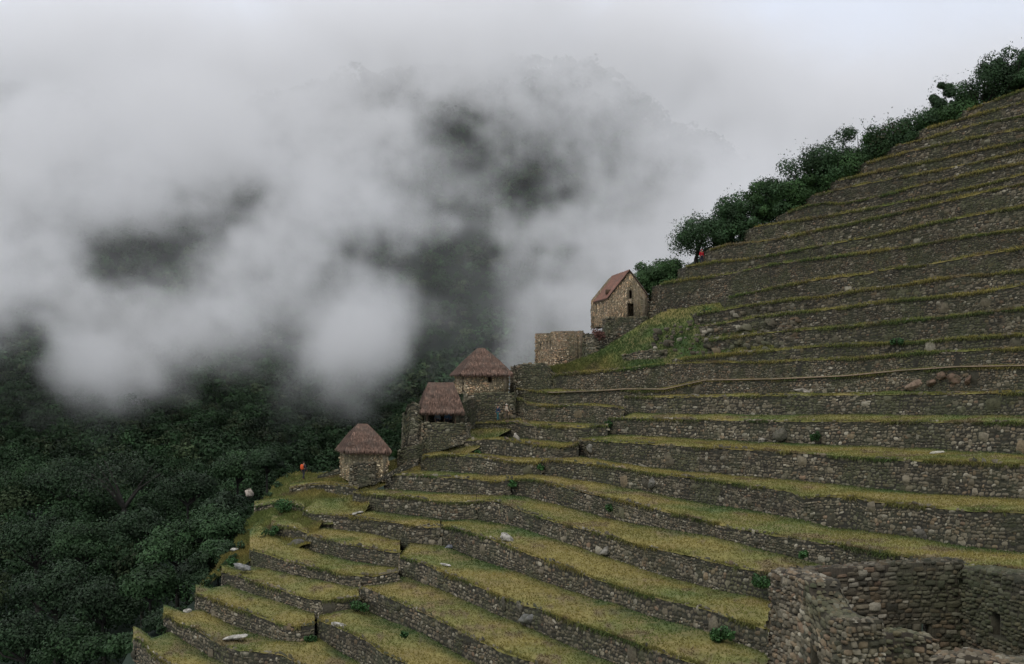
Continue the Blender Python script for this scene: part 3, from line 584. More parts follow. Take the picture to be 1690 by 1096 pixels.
rk = [('boulder',838,889,26,20,DW('R7',838)+1.2,PALE,'white angular boulder standing on the grass above a terrace wall'),
 ('boulder',742,904,16,15,DW('R7',742)-.6,(.22,.23,.26),'pale blue grey boulder at the foot of the wall beside the corner of the steps'),
 ('flat_rock',388,1053,38,6,DW('L2',372)+1.5,PALE,'long white flat slab on the grass of the second lowest terrace'),
 ('flat_rock',560,1030,26,7,DW('R4',560)+.8,(.42,.40,.36),'pale flat slab on the grass right of the lowest steps'),
 ('flat_rock',308,1009,12,6,DW('L2',300)+1.5,PALE,'small white flat stone close to the forest on the left'),
 ('flat_rock',386,907,14,6,DW('L5',414)+.6,PALE,'white stone at the top of the fourth lowest left wall'),
 ('flat_rock',735,932,14,4,DW('R6',735)+2.2,(.45,.43,.38),'thin white stone lying on the grass near the pale blue boulder'),
 ('boulder',880,1022,38,20,DW('R6',880)-.1,(.16,.16,.15),'large leaning grey boulder over the dark hollow in the wall'),
 ('boulder',858,1004,15,24,DW('R6',858)-.25,GREY,'upright grey slab set in the wall left of the dark hollow'),
 ('boulder',833,998,10,20,DW('R6',833)-.25,GREY,'narrow upright stone in the wall, furthest from the dark hollow'),
 ('boulder',1002,909,18,16,DW('R8',1002)-.35,(.20,.19,.16),'squarish pale boulder set low in the eighth right wall'),
 ('boulder',1077,796,18,20,DW('R10',1077)-.3,(.20,.19,.165),'square pale block near the top of the fifth right wall'),
 ('boulder',974,741,16,16,DW('R11',974)-.3,(.21,.20,.17),'square pale block at the end of the fourth right wall'),
 ('boulder',1293,716,34,26,DW('R12',1293)-.3,GREY,'broad grey boulder built into the third right wall'),
 ('boulder',1258,727,18,10,DW('R12',1258)-.7,(.35,.32,.27),'rounded pale boulder resting at the foot of the third right wall'),
 ('boulder',1524,882,30,26,DW('R10',1524)-.4,(.15,.14,.12),'rounded grey boulder low in the fifth right wall'),
 ('boulder',1577,627,28,24,DW('R14',1577)-.45,RED,'largest of the reddish boulders under the dirt path'),
 ('boulder',1598,628,14,14,DW('R14',1598)-.4,RED,'reddish boulder just right of the largest reddish one'),
 ('boulder',1555,622,16,13,DW('R14',1555)-.4,RED,'upper reddish boulder left of the largest reddish one'),
 ('boulder',1538,632,18,12,DW('R14',1538)-.4,RED,'lower reddish boulder left of the largest reddish one'),
 ('boulder',1507,637,28,17,DW('R14',1507)-.45,(.26,.19,.14),'broad brown boulder, leftmost of the reddish group'),
 ('boulder',1326,646,30,9,DW('R14',1326)-.8,(.33,.30,.25),'pale flat domed rock on the grass strip below the dirt path'),
 ('flat_rock',1545,746,28,4,DW('R11',1545)+2.5,(.40,.38,.30),'thin pale slab lying on the grass strip above the fourth right wall'),
 ('boulder',412,814,16,20,128,(.36,.31,.26),'pale cream rock standing alone among the forest trees'),
 ('flat_rock',852,721,12,8,DW('L11',852)+1.0,(.42,.38,.32),'pale pointed stone on the grass near the open shed'),
 ('flat_rock',590,846,20,5,DW('L7',590)+.6,(.40,.38,.33),'pale stone on the grass above the eighth left wall'),
 
 ('boulder',490,898,34,22,DW('L6',507)+.8,(.10,.095,.085),'dark sloping boulder at the left end of the ninth left wall'),
 ('boulder',402,936,28,12,DW('L4',402)+1.6,(.22,.22,.21),'grey boulder on the grass at the left end of the fifth left wall'),
 ('boulder',660,835-50+2,2,2,120,GREY,None)]
rk.pop()
for i, (nm, x, y, wp, hp, d, col, lb) in enumerate(rk): rock(nm, x, y, wp, hp, d, col, lb, 'rock', None, seed=i + 3, tilt=.15 if i % 3 else -.2)
# tumbled rubble on the slope right of the gabled house
GRb = Geo(); m = 170
xs = rng.uniform(1075, 1330, m); yl = np.interp(xs, [1075, 1160, 1330], [582, 588, 575]); yu = np.interp(xs, [1075, 1160, 1330], [545, 520, 500]); ysb = rng.uniform(yu, yl)
cc = line3(xs, ysb, D(xs, ysb) + .6); sz = rng.uniform(.15, .5, m) * np.where(rng.random(m) > .9, 2.0, 1.0)
nn = np.tile([0, -.85, .5], (m, 1)) + rng.normal(size=(m, 3)) * .25; nn /= np.linalg.norm(nn, axis=1, keepdims=True); t = np.cross(nn, np.tile([0, 0, 1.0], (m, 1))) * -1; t /= np.linalg.norm(t, axis=1, keepdims=True)
stones(GRb, cc, t, np.cross(t, nn) * -1, nn, sz * 1.3, sz, sz * .45, 5, .25, .62, jit=.45)
tag(GRb.build('rubble', [M_stone]), 'tumbled grey stones strewn over the slope right of the gabled house', None, None, 'stuff')

# ------------------------------------------------------------------ extra ruined walls around the huts (traced top, base, distance)
def traced(name, top, base, dist, label, cat='stone wall', warm=.6, lum=1.0, ch=(.13, .26), thick=.8, grp=None, side=True, ragged=.12, under=.5, td=None):
    td = (2.2 if side else .35) if td is None else td
    x = np.arange(top[0][0], top[-1][0] + .01, 1.5); yt_ = ip(top, x); yb_ = ip(base, x)
    dd = np.interp(x, [p_[0] for p_ in dist], [p_[1] for p_ in dist]); T3 = line3(x, yt_, dd); B3 = line3(x, yb_, dd)
    if side:
        T3 = np.vstack([T3[0] + [-.35, 2.2, 0], T3, T3[-1] + [.5, 2.4, 0]]); B3 = np.vstack([B3[0] + [-.35, 2.2, 0], B3, B3[-1] + [.5, 2.4, 0]])
    G = Geo(); wall_along(G, T3, B3, ch=ch, warm=warm, lum=lum, big=0, bulge=.07, ragged=ragged, under=under)
    q = T3.copy(); q[:, 2] -= .06; bk = q + [.05, td, 0]; mm = len(q)      # solid top of the wall
    G.add(np.vstack([q, bk]), [[i, i + 1, mm + i + 1, mm + i] for i in range(mm - 1)], None, (.12, .115, .07))
    return tag(G.build(name, [M_stone]), label, cat, grp)
traced('platform_wall', [(768,649),(800,648),(848,648)], [(768,696),(848,692)], [(768,120),(848,119)], 'square stone platform carrying the upper thatched hut', warm=.7)
traced('shed_base_wall', [(697,698),(740,698),(766,700)], [(697,745),(766,724)], [(697,111.2),(766,110.6)], 'stone base wall directly under the open thatched shed', warm=.6)
traced('ruined_wall', [(760,668),(770,660),(776,658)], [(760,700),(776,700)], [(760,115.5),(776,116.5)], 'added filler wall, darkened as shade in the gap between the open shed and the platform', warm=.3, lum=.6)  # added block closing the see-through gap, stone darkened to give the recess its shade
traced('ruined_wall', [(667,682),(672,668),(682,664),(696,672)], [(667,745),(696,745)], [(667,112.5),(696,112)], 'tall mossy ruined wall stub left of the open shed', warm=.3, lum=.8)
traced('ruined_wall', [(658,745),(664,740),(694,734)], [(658,772),(694,764)], [(658,110.5),(694,110)], 'low ruined wall below the mossy stub, beside the shed base', warm=.3, lum=.85)
traced('ruined_wall', [(848,604),(857,600),(900,600),(908,606),(914,616)], [(848,642),(914,644)], [(848,122.5),(914,121)], 'square ruined block with a grassy top between the upper hut and the roofless house', warm=.5)
traced('ruined_wall', [(963,553),(968,550),(985,551),(1005,556),(1020,552)], [(963,598),(1000,588),(1020,572)], [(963,126),(985,124.6),(1020,126.5)], 'curved retaining wall with red brown plants on top, between the two brown houses', warm=.8)
traced('platform_wall', [(1002,524),(1045,524),(1068,523)], [(1002,562),(1045,552),(1068,534)], [(1002,127.6),(1068,126)], 'stone platform wall directly under the gabled house', warm=.6)
traced('ruined_wall', [(1068,497),(1080,498),(1090,500)], [(1068,524),(1090,522)], [(1068,127),(1090,126.5)], 'low wall linking the gabled house to the tall brown terrace wall', warm=.9)
traced('ruined_wall', [(1029,585),(1050,581),(1078,578),(1100,577)], [(1029,603),(1100,597)], [(1029,118.6),(1100,115.5)], 'short low wall in the middle of the green slope below the gabled house', warm=.4)
traced('ruined_wall', [(578,768),(600,762),(618,764)], [(578,800),(618,790)], [(578,107),(618,107)], 'low mossy wall in front of the lower thatched hut', warm=.3, lum=.8)
traced('ruined_wall', [(618,792),(640,780),(668,764),(690,757)], [(618,797),(690,765)], [(618,106),(690,107)], 'thin line of stone edging climbing to the ruined stub', warm=.3, side=False, ragged=.02, under=.1)
traced('ruined_wall', [(524,784),(540,779),(562,773)], [(524,788),(562,780)], [(524,108),(562,108)], 'thin line of pale stones left of the lower thatched hut', warm=.3, lum=1.3, side=False, under=.1)
traced('stone_steps', [(1088,552),(1120,532),(1155,511)], [(1088,556),(1155,515)], [(1088,119.5),(1155,120.5)], 'pale line of stone steps climbing the green slope to the tall brown wall', 'steps', warm=.3, lum=1.5, side=False, under=.1)

# ------------------------------------------------------------------ houses
def corner(px, d, y=None): return np.array([(px - CX) / F_PX * d, d])
def face(G, p0, p1, z0, z1, holes=(), topf=None, warm=.6, lum=1.0, thick=.45, ch=(.11, .22), k=4, bulge=.085):
    """solid wall from plan point p0 to p1 (outside on the right of travel), openings cut through"""
    p0 = np.asarray(p0, float); p1 = np.asarray(p1, float); L = np.linalg.norm(p1 - p0); t = (p1 - p0) / L; n = np.array([t[1], -t[0]])
    ss = np.unique(np.clip(np.concatenate([[0, L], np.linspace(0, L, 13)] + [[h[0], h[1]] for h in holes]), 0, L))
    top = (lambda s: z1) if topf is None else topf
    for a, b in zip(ss[:-1], ss[1:]):
        zt_ = (top(a), top(b)); zs = [z0]; 
        mid = (a + b) / 2; cuts = sorted([(h[2], h[3]) for h in holes if h[0] <= mid <= h[1]])
        segs = []; cur = z0
        for (ha, hb) in cuts:
            if ha > cur: segs.append((cur, cur, ha, ha))
            cur = hb
        segs.append((cur, cur, zt_[0], zt_[1]))
        for (za, zb, zc, zd) in segs:
            q0, q1 = p0 + t * a, p0 + t * b; r0, r1 = q0 - n * thick, q1 - n * thick
            V = [(*q0, za), (*q1, zb), (*q1, zd), (*q0, zc), (*r0, za), (*r1, zb), (*r1, zd), (*r0, zc)]
            G.add(V, [[0, 1, 2, 3], [5, 4, 7, 6], [3, 2, 6, 7], [1, 5, 6, 2], [4, 0, 3, 7], [4, 5, 1, 0]], None, np.array([.075, .066, .05]) * lum)
    for sgn in (1, -1):
        s_ = np.linspace(0, L, 24); zt_ = np.array([top(q) for q in s_])
        o0 = p0 if sgn > 0 else p1 - n * thick; tt = t * sgn
        zz = zt_ if sgn > 0 else zt_[::-1]
        T3 = np.stack([o0[0] + tt[0] * s_, o0[1] + tt[1] * s_, zz], -1); B3 = T3.copy(); B3[:, 2] = z0
        hs = [(h[0], h[1], h[2], h[3]) if sgn > 0 else (L - h[1], L - h[0], h[2], h[3]) for h in holes]
        G2 = Geo(); wall_along(G2, T3, B3, ch=ch, aw=(1.0, 2.2), warm=warm, lum=lum, big=0, bulge=bulge, holes=hs, back='none', level=True, ragged=.03, under=.05, k=k)
        if G2.V: G.add(np.concatenate(G2.V), np.concatenate(G2.Q), None, np.concatenate(G2.C))
def zpx(y, d): return (HZ - y) / F_PX * d
def thatch_roof(root, FL, FR, BR, BL, ze, zr, over=.45, rin=(.42, .42), col=(.122, .078, .058), name='roof', off=None, straw=2600):
    """hipped roof of straw: slopes sag a little, ragged eaves"""
    c = (FL + FR + BR + BL) / 4; cs = []
    for p in (FL, FR, BR, BL): v = p - c; cs.append(p + v / np.linalg.norm(v) * over * 1.3)
    mL, mR = (FL + BL) / 2, (FR + BR) / 2; r0 = mL * (1 - rin[0]) + mR * rin[0]; r1 = mR * (1 - rin[1]) + mL * rin[1]
    R0, R1 = np.array([*r0, zr]), np.array([*r1, zr]); E = [np.array([*p, ze]) for p in cs]
    G = Geo(); sides = [(E[0], E[1], R1, R0), (E[1], E[2], R1, R1), (E[2], E[3], R0, R1), (E[3], E[0], R0, R0)]
    for (a, b, c1, d1) in sides:
        nu, nv = 12, 8; U, Vv = np.meshgrid(np.linspace(0, 1, nu), np.linspace(0, 1, nv))
        Pq = (a * (1 - U)[..., None] + b * U[..., None]) * (1 - Vv)[..., None] + (d1 * (1 - U)[..., None] + c1 * U[..., None]) * Vv[..., None]
        Pq[..., 2] += np.sin(Vv * math.pi) * .12
        idx = np.arange(nu * nv).reshape(nv, nu); Q = np.stack([idx[:-1, :-1], idx[:-1, 1:], idx[1:, 1:], idx[1:, :-1]], -1).reshape(-1, 4)
        G.add(Pq.reshape(-1, 3), Q, None, col)
        nrm = np.cross(b - a, (c1 + d1) / 2 - a); nrm /= np.linalg.norm(nrm); nrm *= np.sign(nrm[2]); dn = (a + b) / 2 - (c1 + d1) / 2; dn /= np.linalg.norm(dn)
        n = straw // 4; u = rng.random((n, 1)); v = 1 - np.sqrt(rng.random((n, 1))); v[: n // 4] = rng.uniform(0, .06, (n // 4, 1))
        p = (a * (1 - u) + b * u) * (1 - v) + (d1 * (1 - u) + c1 * u) * v; p[:, 2] += np.sin(v[:, 0] * math.pi) * .12
        sd = np.cross(nrm, dn); w_ = rng.uniform(.03, .07, (n, 1)); l = rng.uniform(.3, .6, (n, 1)); j = rng.normal(size=(n, 3)) * .03
        V = np.stack([p - sd * w_ + nrm * .01, p + sd * w_ + nrm * .01, p + dn * l + nrm * rng.uniform(.03, .1, (n, 1)) + j + [0, 0, -.04]], 1)
        G.add(V.reshape(-1, 3), None, np.arange(n * 3).reshape(n, 3), np.repeat(np.array(col) * rng.uniform(.5, 1.7, (n, 1)) * (1 + .25 * np.sin(v * 22)), 3, 0))
        e0, e1 = a, b; n = 300; u = rng.random((n, 1)); p = e0 * (1 - u) + e1 * u        # eave fringe
        V = np.stack([p - sd * .05, p + sd * .05, p + [0, 0, -1] * rng.uniform(.12, .45, (n, 1)) + dn * .12], 1)
        G.add(V.reshape(-1, 3), None, np.arange(n * 3).reshape(n, 3), np.repeat(np.array(col) * rng.uniform(.5, 1.1, (n, 1)), 3, 0))
    return G.build(name, [M_thatch], root, off=off)
def quad_plan(fl, fr, bl): FL, FR, BL = corner(*fl), corner(*fr), corner(*bl); return FL, FR, FR + BL - FL, BL
def house(name, label, cat, plan, z0, ze, holesF=(), holesL=(), warm=.7, lum=1.2, topF=None, topB=None, topL=None, group=None):
    FL, FR, BR, BL = plan; org = np.array([*FL, z0]); root = empty(name, org); tag(root, label, cat, group)
    for (a, b, h, tf) in ((FL, FR, holesF, topF), (FR, BR, (), None), (BR, BL, (), topB), (BL, FL, holesL, topL)):
        G = Geo(); face(G, a, b, z0, ze, h, tf, warm, lum); G.build('wall', [M_stone], root, off=org)
    return root, org
LG = 1.25; TAN = np.array([.96, .87, .80]); PAL = np.array([.92, .86, .78])
# lower thatched hut
pl = quad_plan((577,108), (639,107.4), (563,112)); z0, ze, zr = zpx(794,108), zpx(741,108), zpx(699,110)
root, org = house('thatched_hut', 'small thatched stone hut, lowest of the three, alone at the left end of the terraces', 'hut', pl, z0, ze, lum=2.9 * PAL, warm=.6, group='thatched stone huts')
thatch_roof(root, *pl, ze - .08, zr, .5, (.34, .40), off=org)
# upper thatched hut
pl = quad_plan((768,121), (838,120.3), (752,126)); z0, ze, zr = zpx(650,121), zpx(615,121), zpx(574,122.5)
L = np.linalg.norm(pl[1] - pl[0]); sd_ = np.linalg.norm(pl[3] - pl[0])
root, org = house('thatched_hut', 'thatched stone hut with a small window, highest of the three, on a square platform', 'hut', pl, z0, ze, holesF=[(2.5, 2.95, zpx(631,121), zpx(619,121))], holesL=[(sd_ - 1.6, sd_ - .7, z0 + .2, z0 + 1.9)], warm=1.2, lum=3.0 * TAN, group='thatched stone huts')
thatch_roof(root, *pl, ze - .08, zr, .6, (.42, .42), off=org)
# open thatched shed
pl = quad_plan((701,112), (760,111.4), (694,116)); FL, FR, BR, BL = pl; z0, ze, zr = zpx(698,112), zpx(677,112), zpx(631,114)
org = np.array([*FL, z0]); root = empty('open_shed', org); tag(root, 'open fronted thatched shed on posts with people inside, on a stone base', 'shed', 'thatched stone huts')
for a, b in ((FR, BR), (BR, BL), (BL, FL)):
    G = Geo(); face(G, a, b, z0 - .1, ze, (), None, .6, .9); G.build('wall', [M_stone], root, off=org)
for f_ in (.06, .86):
    p = FL * (1 - f_) + FR * f_; G = Geo(); add_tube(G, [(*p, z0 - .1), (*(p + .01), (z0 + ze) / 2), (*p, ze + .2)], [.09, .08, .08], 8); G.build('post', [M_wood], root, off=org)
G = Geo(); add_tube(G, [(*FL, ze), (*((FL + FR) / 2), ze - .02), (*FR, ze)], [.08] * 3, 6); G.build('beam', [M_wood], root, off=org)
G = Geo(); G.add([(*FL, z0 - .02), (*FR, z0 - .02), (*BR, z0 - .02), (*BL, z0 - .02)], [[0, 1, 2, 3]], None, (.12, .1, .07)); G.build('floor', [M_dirt], root, off=org)
thatch_roof(root, *pl, ze - .05, zr, .45, (.16, .12), off=org)
# small railing of the shed
for f_ in (.3, .55): 
    p = FL * (1 - f_) + FR * f_; G = Geo(); add_tube(G, [(*p, z0 - .1), (*p, z0 + .45), (*p, z0 + .5)], [.04] * 3, 6); G.build('rail_post', [M_wood], root, off=org)
# gabled house
FL, FR = corner(1004, 130), corner(1066, 126.5); BL = corner(979, 137.5); BR = FR + BL - FL; z0 = zpx(536, 128); ze = zpx(486, 127); za = zpx(447, 128)
L = np.linalg.norm(FR - FL); sL = np.linalg.norm(BL - FL); ap = .56
gable = lambda s: ze + (za - ze) * max(0., 1 - abs(s / L - ap) / (ap if s / L < ap else 1 - ap))
gableB = lambda s: ze + (za - ze) * max(0., 1 - abs((L - s) / L - ap) / (ap if (L - s) / L < ap else 1 - ap))
def fx(px): return (px - 1004) / 62 * L
hL = [(q, q + .45, z0 + 1.7, z0 + 2.8) for q in (sL * .2, sL * .42, sL * .64, sL * .84)]
root, org = house('gabled_house', 'tall brown gabled stone house with red brown roof, door and upper window, highest building', 'house', (FL, FR, BR, BL), z0, ze, holesF=[(fx(1035), fx(1046), zpx(524, 128), zpx(501, 128)), (fx(1037.5), fx(1043), zpx(493, 128), zpx(480, 128))], holesL=hL, warm=2.0, lum=3.0 * TAN, topF=gable, topB=gableB)
t2 = (FR - FL) / L; b2 = (BL - FL) / sL; rf = FL + t2 * L * ap
for (e0, nm) in ((FL, 'roof'), (FR, 'roof')):
    out = -t2 if e0 is FL else t2; drop = .25
    A0 = np.array([*(e0 + out * .3 - b2 * .3), ze - drop]); A1 = np.array([*(e0 + out * .3 + b2 * (sL + .3)), ze - drop]); C0 = np.array([*(rf - b2 * .3), za + .12]); C1 = np.array([*(rf + b2 * (sL + .3)), za + .12])
    G = Geo(); nu, nv = 30, 8; U, Vv = np.meshgrid(np.linspace(0, 1, nu), np.linspace(0, 1, nv))
    Pq = (A0 * (1 - U)[..., None] + A1 * U[..., None]) * (1 - Vv)[..., None] + (C0 * (1 - U)[..., None] + C1 * U[..., None]) * Vv[..., None]
    Pq[..., 2] += (np.arange(nu) % 2)[None] * .06
    idx = np.arange(nu * nv).reshape(nv, nu); Q = np.stack([idx[:-1, :-1], idx[:-1, 1:], idx[1:, 1:], idx[1:, :-1]], -1).reshape(-1, 4)
    cc = np.array([.235, .118, .085]) * (1 + .5 * (fbm(Pq * .9, 3, 2) - .5))[..., None] * np.where(np.arange(nu) % 3 == 0, .75, 1.0)[None, :, None]
    G.add(Pq.reshape(-1, 3), Q, None, cc.reshape(-1, 3)); lo = Pq.copy(); lo[..., 2] -= .14; G.add(lo.reshape(-1, 3), Q, None, (.10, .07, .05))
    o = G.build('roof', [M_thatch], root, off=org)
G = Geo(); p = np.array([*(FL + t2 * .45 + b2 * 1.6), ze + .35]); G.box((-.3, -.3, 0), (.3, .3, .55), (.05, .045, .05)); G.build('vent', [M_wood], root, off=org - p)
# roofless house
FL, FR = corner(916, 128), corner(963, 126.5); BL = corner(886, 135); BR = FR + BL - FL; z0 = zpx(606, 127); ze = zpx(546, 127); L = np.linalg.norm(FR - FL); sL = np.linalg.norm(BL - FL)
hL = [(q, q + .5, zpx(576, 130), zpx(563, 130)) for q in (sL * .18, sL * .36, sL * .54, sL * .72)]
fxx = lambda px: (px - 916) / 47 * L
root, org = house('roofless_house', 'roofless brown stone house with a tall doorway and small side windows, below the gabled house', 'ruin', (FL, FR, BR, BL), z0, ze, holesF=[(fxx(953), fxx(960), zpx(592, 127), zpx(556, 127))], holesL=hL, warm=1.8, lum=2.2 * TAN, topL=lambda s: ze + .0 - 1.9 * max(0, 1 - s / (sL * .8)), topF=lambda s: ze + (.0 if s < 2.4 else -.25))

# ------------------------------------------------------------------ near ruin at the lower right
org = P(1345, 1150, 24); root = empty('ruined_building', org); tag(root, 'roofless ruin of rough brown stones with dark openings, nearest building, lower right corner', 'ruin')
def nearwall(pts_top, pts_d, zbase, label=None, holes=(), thick=.7, lum=.70, ragged=.08, ch=(.07, .155), warm=.9, flip=False):
    x = np.array([p[0] for p in pts_top], float); y = np.array([p[1] for p in pts_top], float)
    xs = np.linspace(x[0], x[-1], 60); ysn = np.interp(xs, x, y); (xa_, da_), (xb_, db_) = pts_d; m0, m1 = (xa_ - CX) / F_PX, (xb_ - CX) / F_PX; X0, dX, dY = m0 * da_, m1 * db_ - m0 * da_, db_ - da_
    mm_ = (xs - CX) / F_PX; tt_ = (mm_ * da_ - X0) / (dX - mm_ * dY); dd = da_ + tt_ * dY
    T3 = line3(xs, ysn, dd); B3 = T3.copy(); B3[:, 2] = zbase
    sacc = np.concatenate([[0], np.cumsum(np.linalg.norm(np.diff(T3[:, :2], axis=0), axis=1))])
    hs = []
    for (xa, xb, ya, yb_) in holes:
        dm = float(np.interp((xa + xb) / 2, xs, dd)); hs.append((float(np.interp(xa, xs, sacc)), float(np.interp(xb, xs, sacc)), zpx(yb_, dm), zpx(ya, dm)))
    G = Geo(); wall_along(G, T3, B3, ch=ch, aw=(1.1, 2.5), bulge=.06, warm=warm, lum=lum, k=7, big=0, holes=hs, back='none', level=True, ragged=ragged, under=.1)
    nb_w = T3[-1, :2] - T3[0, :2]; nb_w = np.array([nb_w[1], -nb_w[0]]) / np.linalg.norm(nb_w)
    Tb = T3[::-1].copy(); Tb[:, :2] -= nb_w * (thick - .0); Bb = Tb.copy(); Bb[:, 2] = zbase
    wall_along(G, Tb, Bb, ch=ch, aw=(1.1, 2.5), bulge=.06, warm=warm, lum=lum, k=4, big=0, holes=[(sacc[-1] - h[1], sacc[-1] - h[0], h[2], h[3]) for h in hs], back='none', level=True, ragged=.04, under=.1)
    # core behind the stones, with the openings left open
    d2 = T3[-1, :2] - T3[0, :2]; t = d2 / np.linalg.norm(d2); n = np.array([t[1], -t[0]])
    for i in range(len(xs) - 1):
        mid = (sacc[i] + sacc[i + 1]) / 2; cuts = sorted([(h[2], h[3]) for h in hs if h[0] <= mid <= h[1]]); cur = zbase; segs = []
        for (a, b) in cuts: segs.append((cur, a, a)); cur = b
        segs.append((cur, T3[i, 2] - .03, T3[i + 1, 2] - .03))
        for (zl, zc, zd) in segs:
            q0, q1 = T3[i, :2] - n * .02, T3[i + 1, :2] - n * .02; r0, r1 = q0 - n * thick, q1 - n * thick
            G.add([(*q0, zl), (*q1, zl), (*q1, zd), (*q0, zc), (*r0, zl), (*r1, zl), (*r1, zd), (*r0, zc)], [[0, 1, 2, 3], [5, 4, 7, 6], [3, 2, 6, 7], [1, 5, 6, 2], [4, 0, 3, 7]], None, (.045, .038, .027))
    # stones lying on the wall top
    m = int(sacc[-1] * thick * 130); s_ = rng.uniform(0, sacc[-1], m); q = np.stack([np.interp(s_, sacc, T3[:, j]) for j in range(3)], -1); q[:, :2] -= n * rng.uniform(.08, thick - .05, (m, 1)); q[:, 2] -= .03
    sz = rng.uniform(.08, .17, m); tt = np.tile([t[0], t[1], 0], (m, 1)); nn = np.tile([0, 0, 1.0], (m, 1)) + rng.normal(size=(m, 3)) * .12; nn /= np.linalg.norm(nn, axis=1, keepdims=True)
    stones(G, q, tt, np.tile([-n[0], -n[1], 0], (m, 1)), nn, sz * 1.3, sz, sz * .5, 5, warm, lum * .8)
    for e_, sg in ((0, -1), (-1, 1)):     # the broken ends of the wall
        q0 = T3[e_] + np.array([t[0], t[1], 0]) * .02 * sg; q1 = q0 - np.array([n[0], n[1], 0]) * thick
        if sg < 0: q0, q1 = q1, q0
        Te = np.array([q0, (q0 + q1) / 2, q1]); Be = Te.copy(); Be[:, 2] = zbase; wall_along(G, Te, Be, ch=ch, aw=(.9, 1.6), bulge=.075, warm=warm, lum=lum, k=6, big=0, back='none', level=True, ragged=.02, under=.1)
    o = G.build('wall', [M_stone], root, True, off=org)
    if label: o['label'] = label
ZB = zpx(1150, 22)
nearwall([(1337,939),(1400,936),(1480,930),(1560,926),(1590,926)], [(1337,27.5),(1590,27.2)], ZB - 2, 'back wall of the ruin', thick=.55, holes=[(1520,1536,1030,1075)])
nearwall([(1271,938),(1300,944),(1332,956),(1340,985),(1352,1006),(1368,1018),(1400,1022)], [(1271,25.6),(1400,21.4)], ZB - 1, 'side wall of the ruin with a broken top', holes=[(1338,1350,1070,1130)], lum=.85)
nearwall([(1384,1040),(1420,1034),(1460,1046),(1500,1042),(1545,1052)], [(1384,22.4),(1545,23.4)], ZB - 1, 'low broken front wall of the ruin', thick=.5, lum=.85)
nearwall([(1588,934),(1620,938),(1690,950),(1760,962)], [(1588,26.6),(1760,22.6)], ZB - 2, 'right hand inner wall of the ruin', holes=[(1636,1650,1012,1050)], lum=.66)
nearwall([(1540,1088),(1600,1080),(1650,1092),(1760,1100)], [(1540,21),(1760,20)], ZB - 1, 'lowest front wall of the ruin', lum=.75)
G = Geo(); a = [P(1240, 1180, 24), P(1760, 1180, 19), P(1760, 1120, 30), P(1240, 1120, 30)]
zf = zpx(1110, 24) - .5; 

# ground the ruin stands on
gx = np.linspace(2, 26, 40); gy = np.linspace(8, 52, 50); X_, Y_ = np.meshgrid(gx, gy); Z_ = np.interp(Y_, [8, 18, 28, 40, 52], [-7.0, -8.0, -9.2, -14, -17]) + (fbm(xyz(X_ * .3, Y_ * .3, 0), 3, 6) - .5) * .8 - np.clip(6 - X_, 0, 9) * .9
V = np.stack([X_, Y_, Z_], -1); idx = np.arange(V.shape[0] * V.shape[1]).reshape(V.shape[:2]); Q = np.stack([idx[:-1, :-1], idx[:-1, 1:], idx[1:, 1:], idx[1:, :-1]], -1).reshape(-1, 4)
tag(mesh('ruin_ground', V.reshape(-1, 3), Q, None, [M_grass], gcol(np.full(V.shape[:2], .5), V).reshape(-1, 3), True), kind='structure')

# ------------------------------------------------------------------ plants on the terraces
def bush(px, py, wpx, d, col, label, n=260, h=.8):
    c = P(px, py, d); r = wpx / 2 / F_PX * d; G = Geo(); p, v, k = crown_points(n, r, 9, h, True); leaf_quads(G, p + [0, 0, r * .15], np.full(n, .10), np.array(col) * rng.uniform(.6, 1.4, (n, 1)), v)
    for _ in range(5):
        e = rng.normal(size=3) * r * .4; e[2] = r * .6; add_tube(G, [(0, 0, -.2), e * .5, e], [.03, .02, .01], 4, (.05, .045, .03))
    o = G.build('small_bush', [M_leaf]); o.location = tuple(c); tag(o, label, 'plant', 'small plants on the terraces')
GRN = (.035, .085, .025)
for q in [(668,1049,16,DW('R4',668)+2,'green tuft alone on the grass of the lowest wide terrace'), (1005,838,16,DW('R9',1005)-.5,'dark green bush hanging on the sixth right wall'), (1326,917,20,DW('R9',1326)-1.6,'green bush at the foot of the sixth right wall near the ruin'),
          (1345,722,20,DW('R12',1345)-.6,'dark bush at the foot of the third right wall beside the broad boulder'), (788,748,14,DW('L11',788)-.6,'small green bush at the foot of the wall below the shed'), (845,800,18,DW('L9',843)-.3,'dark green bush in the corner of the sixth left wall'),
          (892,772,16,DW('L10',890)-.3,'dark green bush in the corner of the fifth left wall'), (1190,1050,46,DW('R7',1190)-1.5,'broad bright green weeds near the foot of the wall by the ruin'), (592,1003,34,DW('L4',590)-.6,'bright green weeds in the corner of the fourth lowest left wall'),
          (515,1058,26,DW('L3',515)-.5,'green weeds in the corner of the third lowest left wall'), (1480,566,26,float(D(1480,566))-.4,'bright green clump on the lip of the second upper wall'), (1160,517,30,float(D(1160,517))+1.2,'dark green patch of plants above the stone steps'),
          (470,838,44,float(D(470,838))+.8,'dark green shrub on the grassy slope left of the terraces'), (448,880,34,float(D(448,880))+.8,'dark shrub low on the grassy slope'), (1005,700,16,DW('R12',1005)-.3,'dark bush in the corner at the end of the third right wall'),
          (652,752,26,112.5,'dark green bush in the gap right of the lower thatched hut'), (1090,985,1,50,''), (670,860-80,1,1,''), (1255,962,40,DW('R8',1255)-1.2,'green weeds at the foot of the seventh right wall beside the ruin'), (986,553,34,124.4,'red brown plants on the curved retaining wall'), (385,930,26,DW('L4',385)+2.5,'small dark bush at the forest end of the fifth lowest wall')]:
    if not q[4] if len(q) > 4 else True: continue
    col = (.13, .06, .045) if 'red brown' in q[4] else GRN
    bush(q[0], q[1], q[2], q[3], col, q[4], n=int(120 + q[2] * 12), h=.45 if q[2] > 24 else .8)
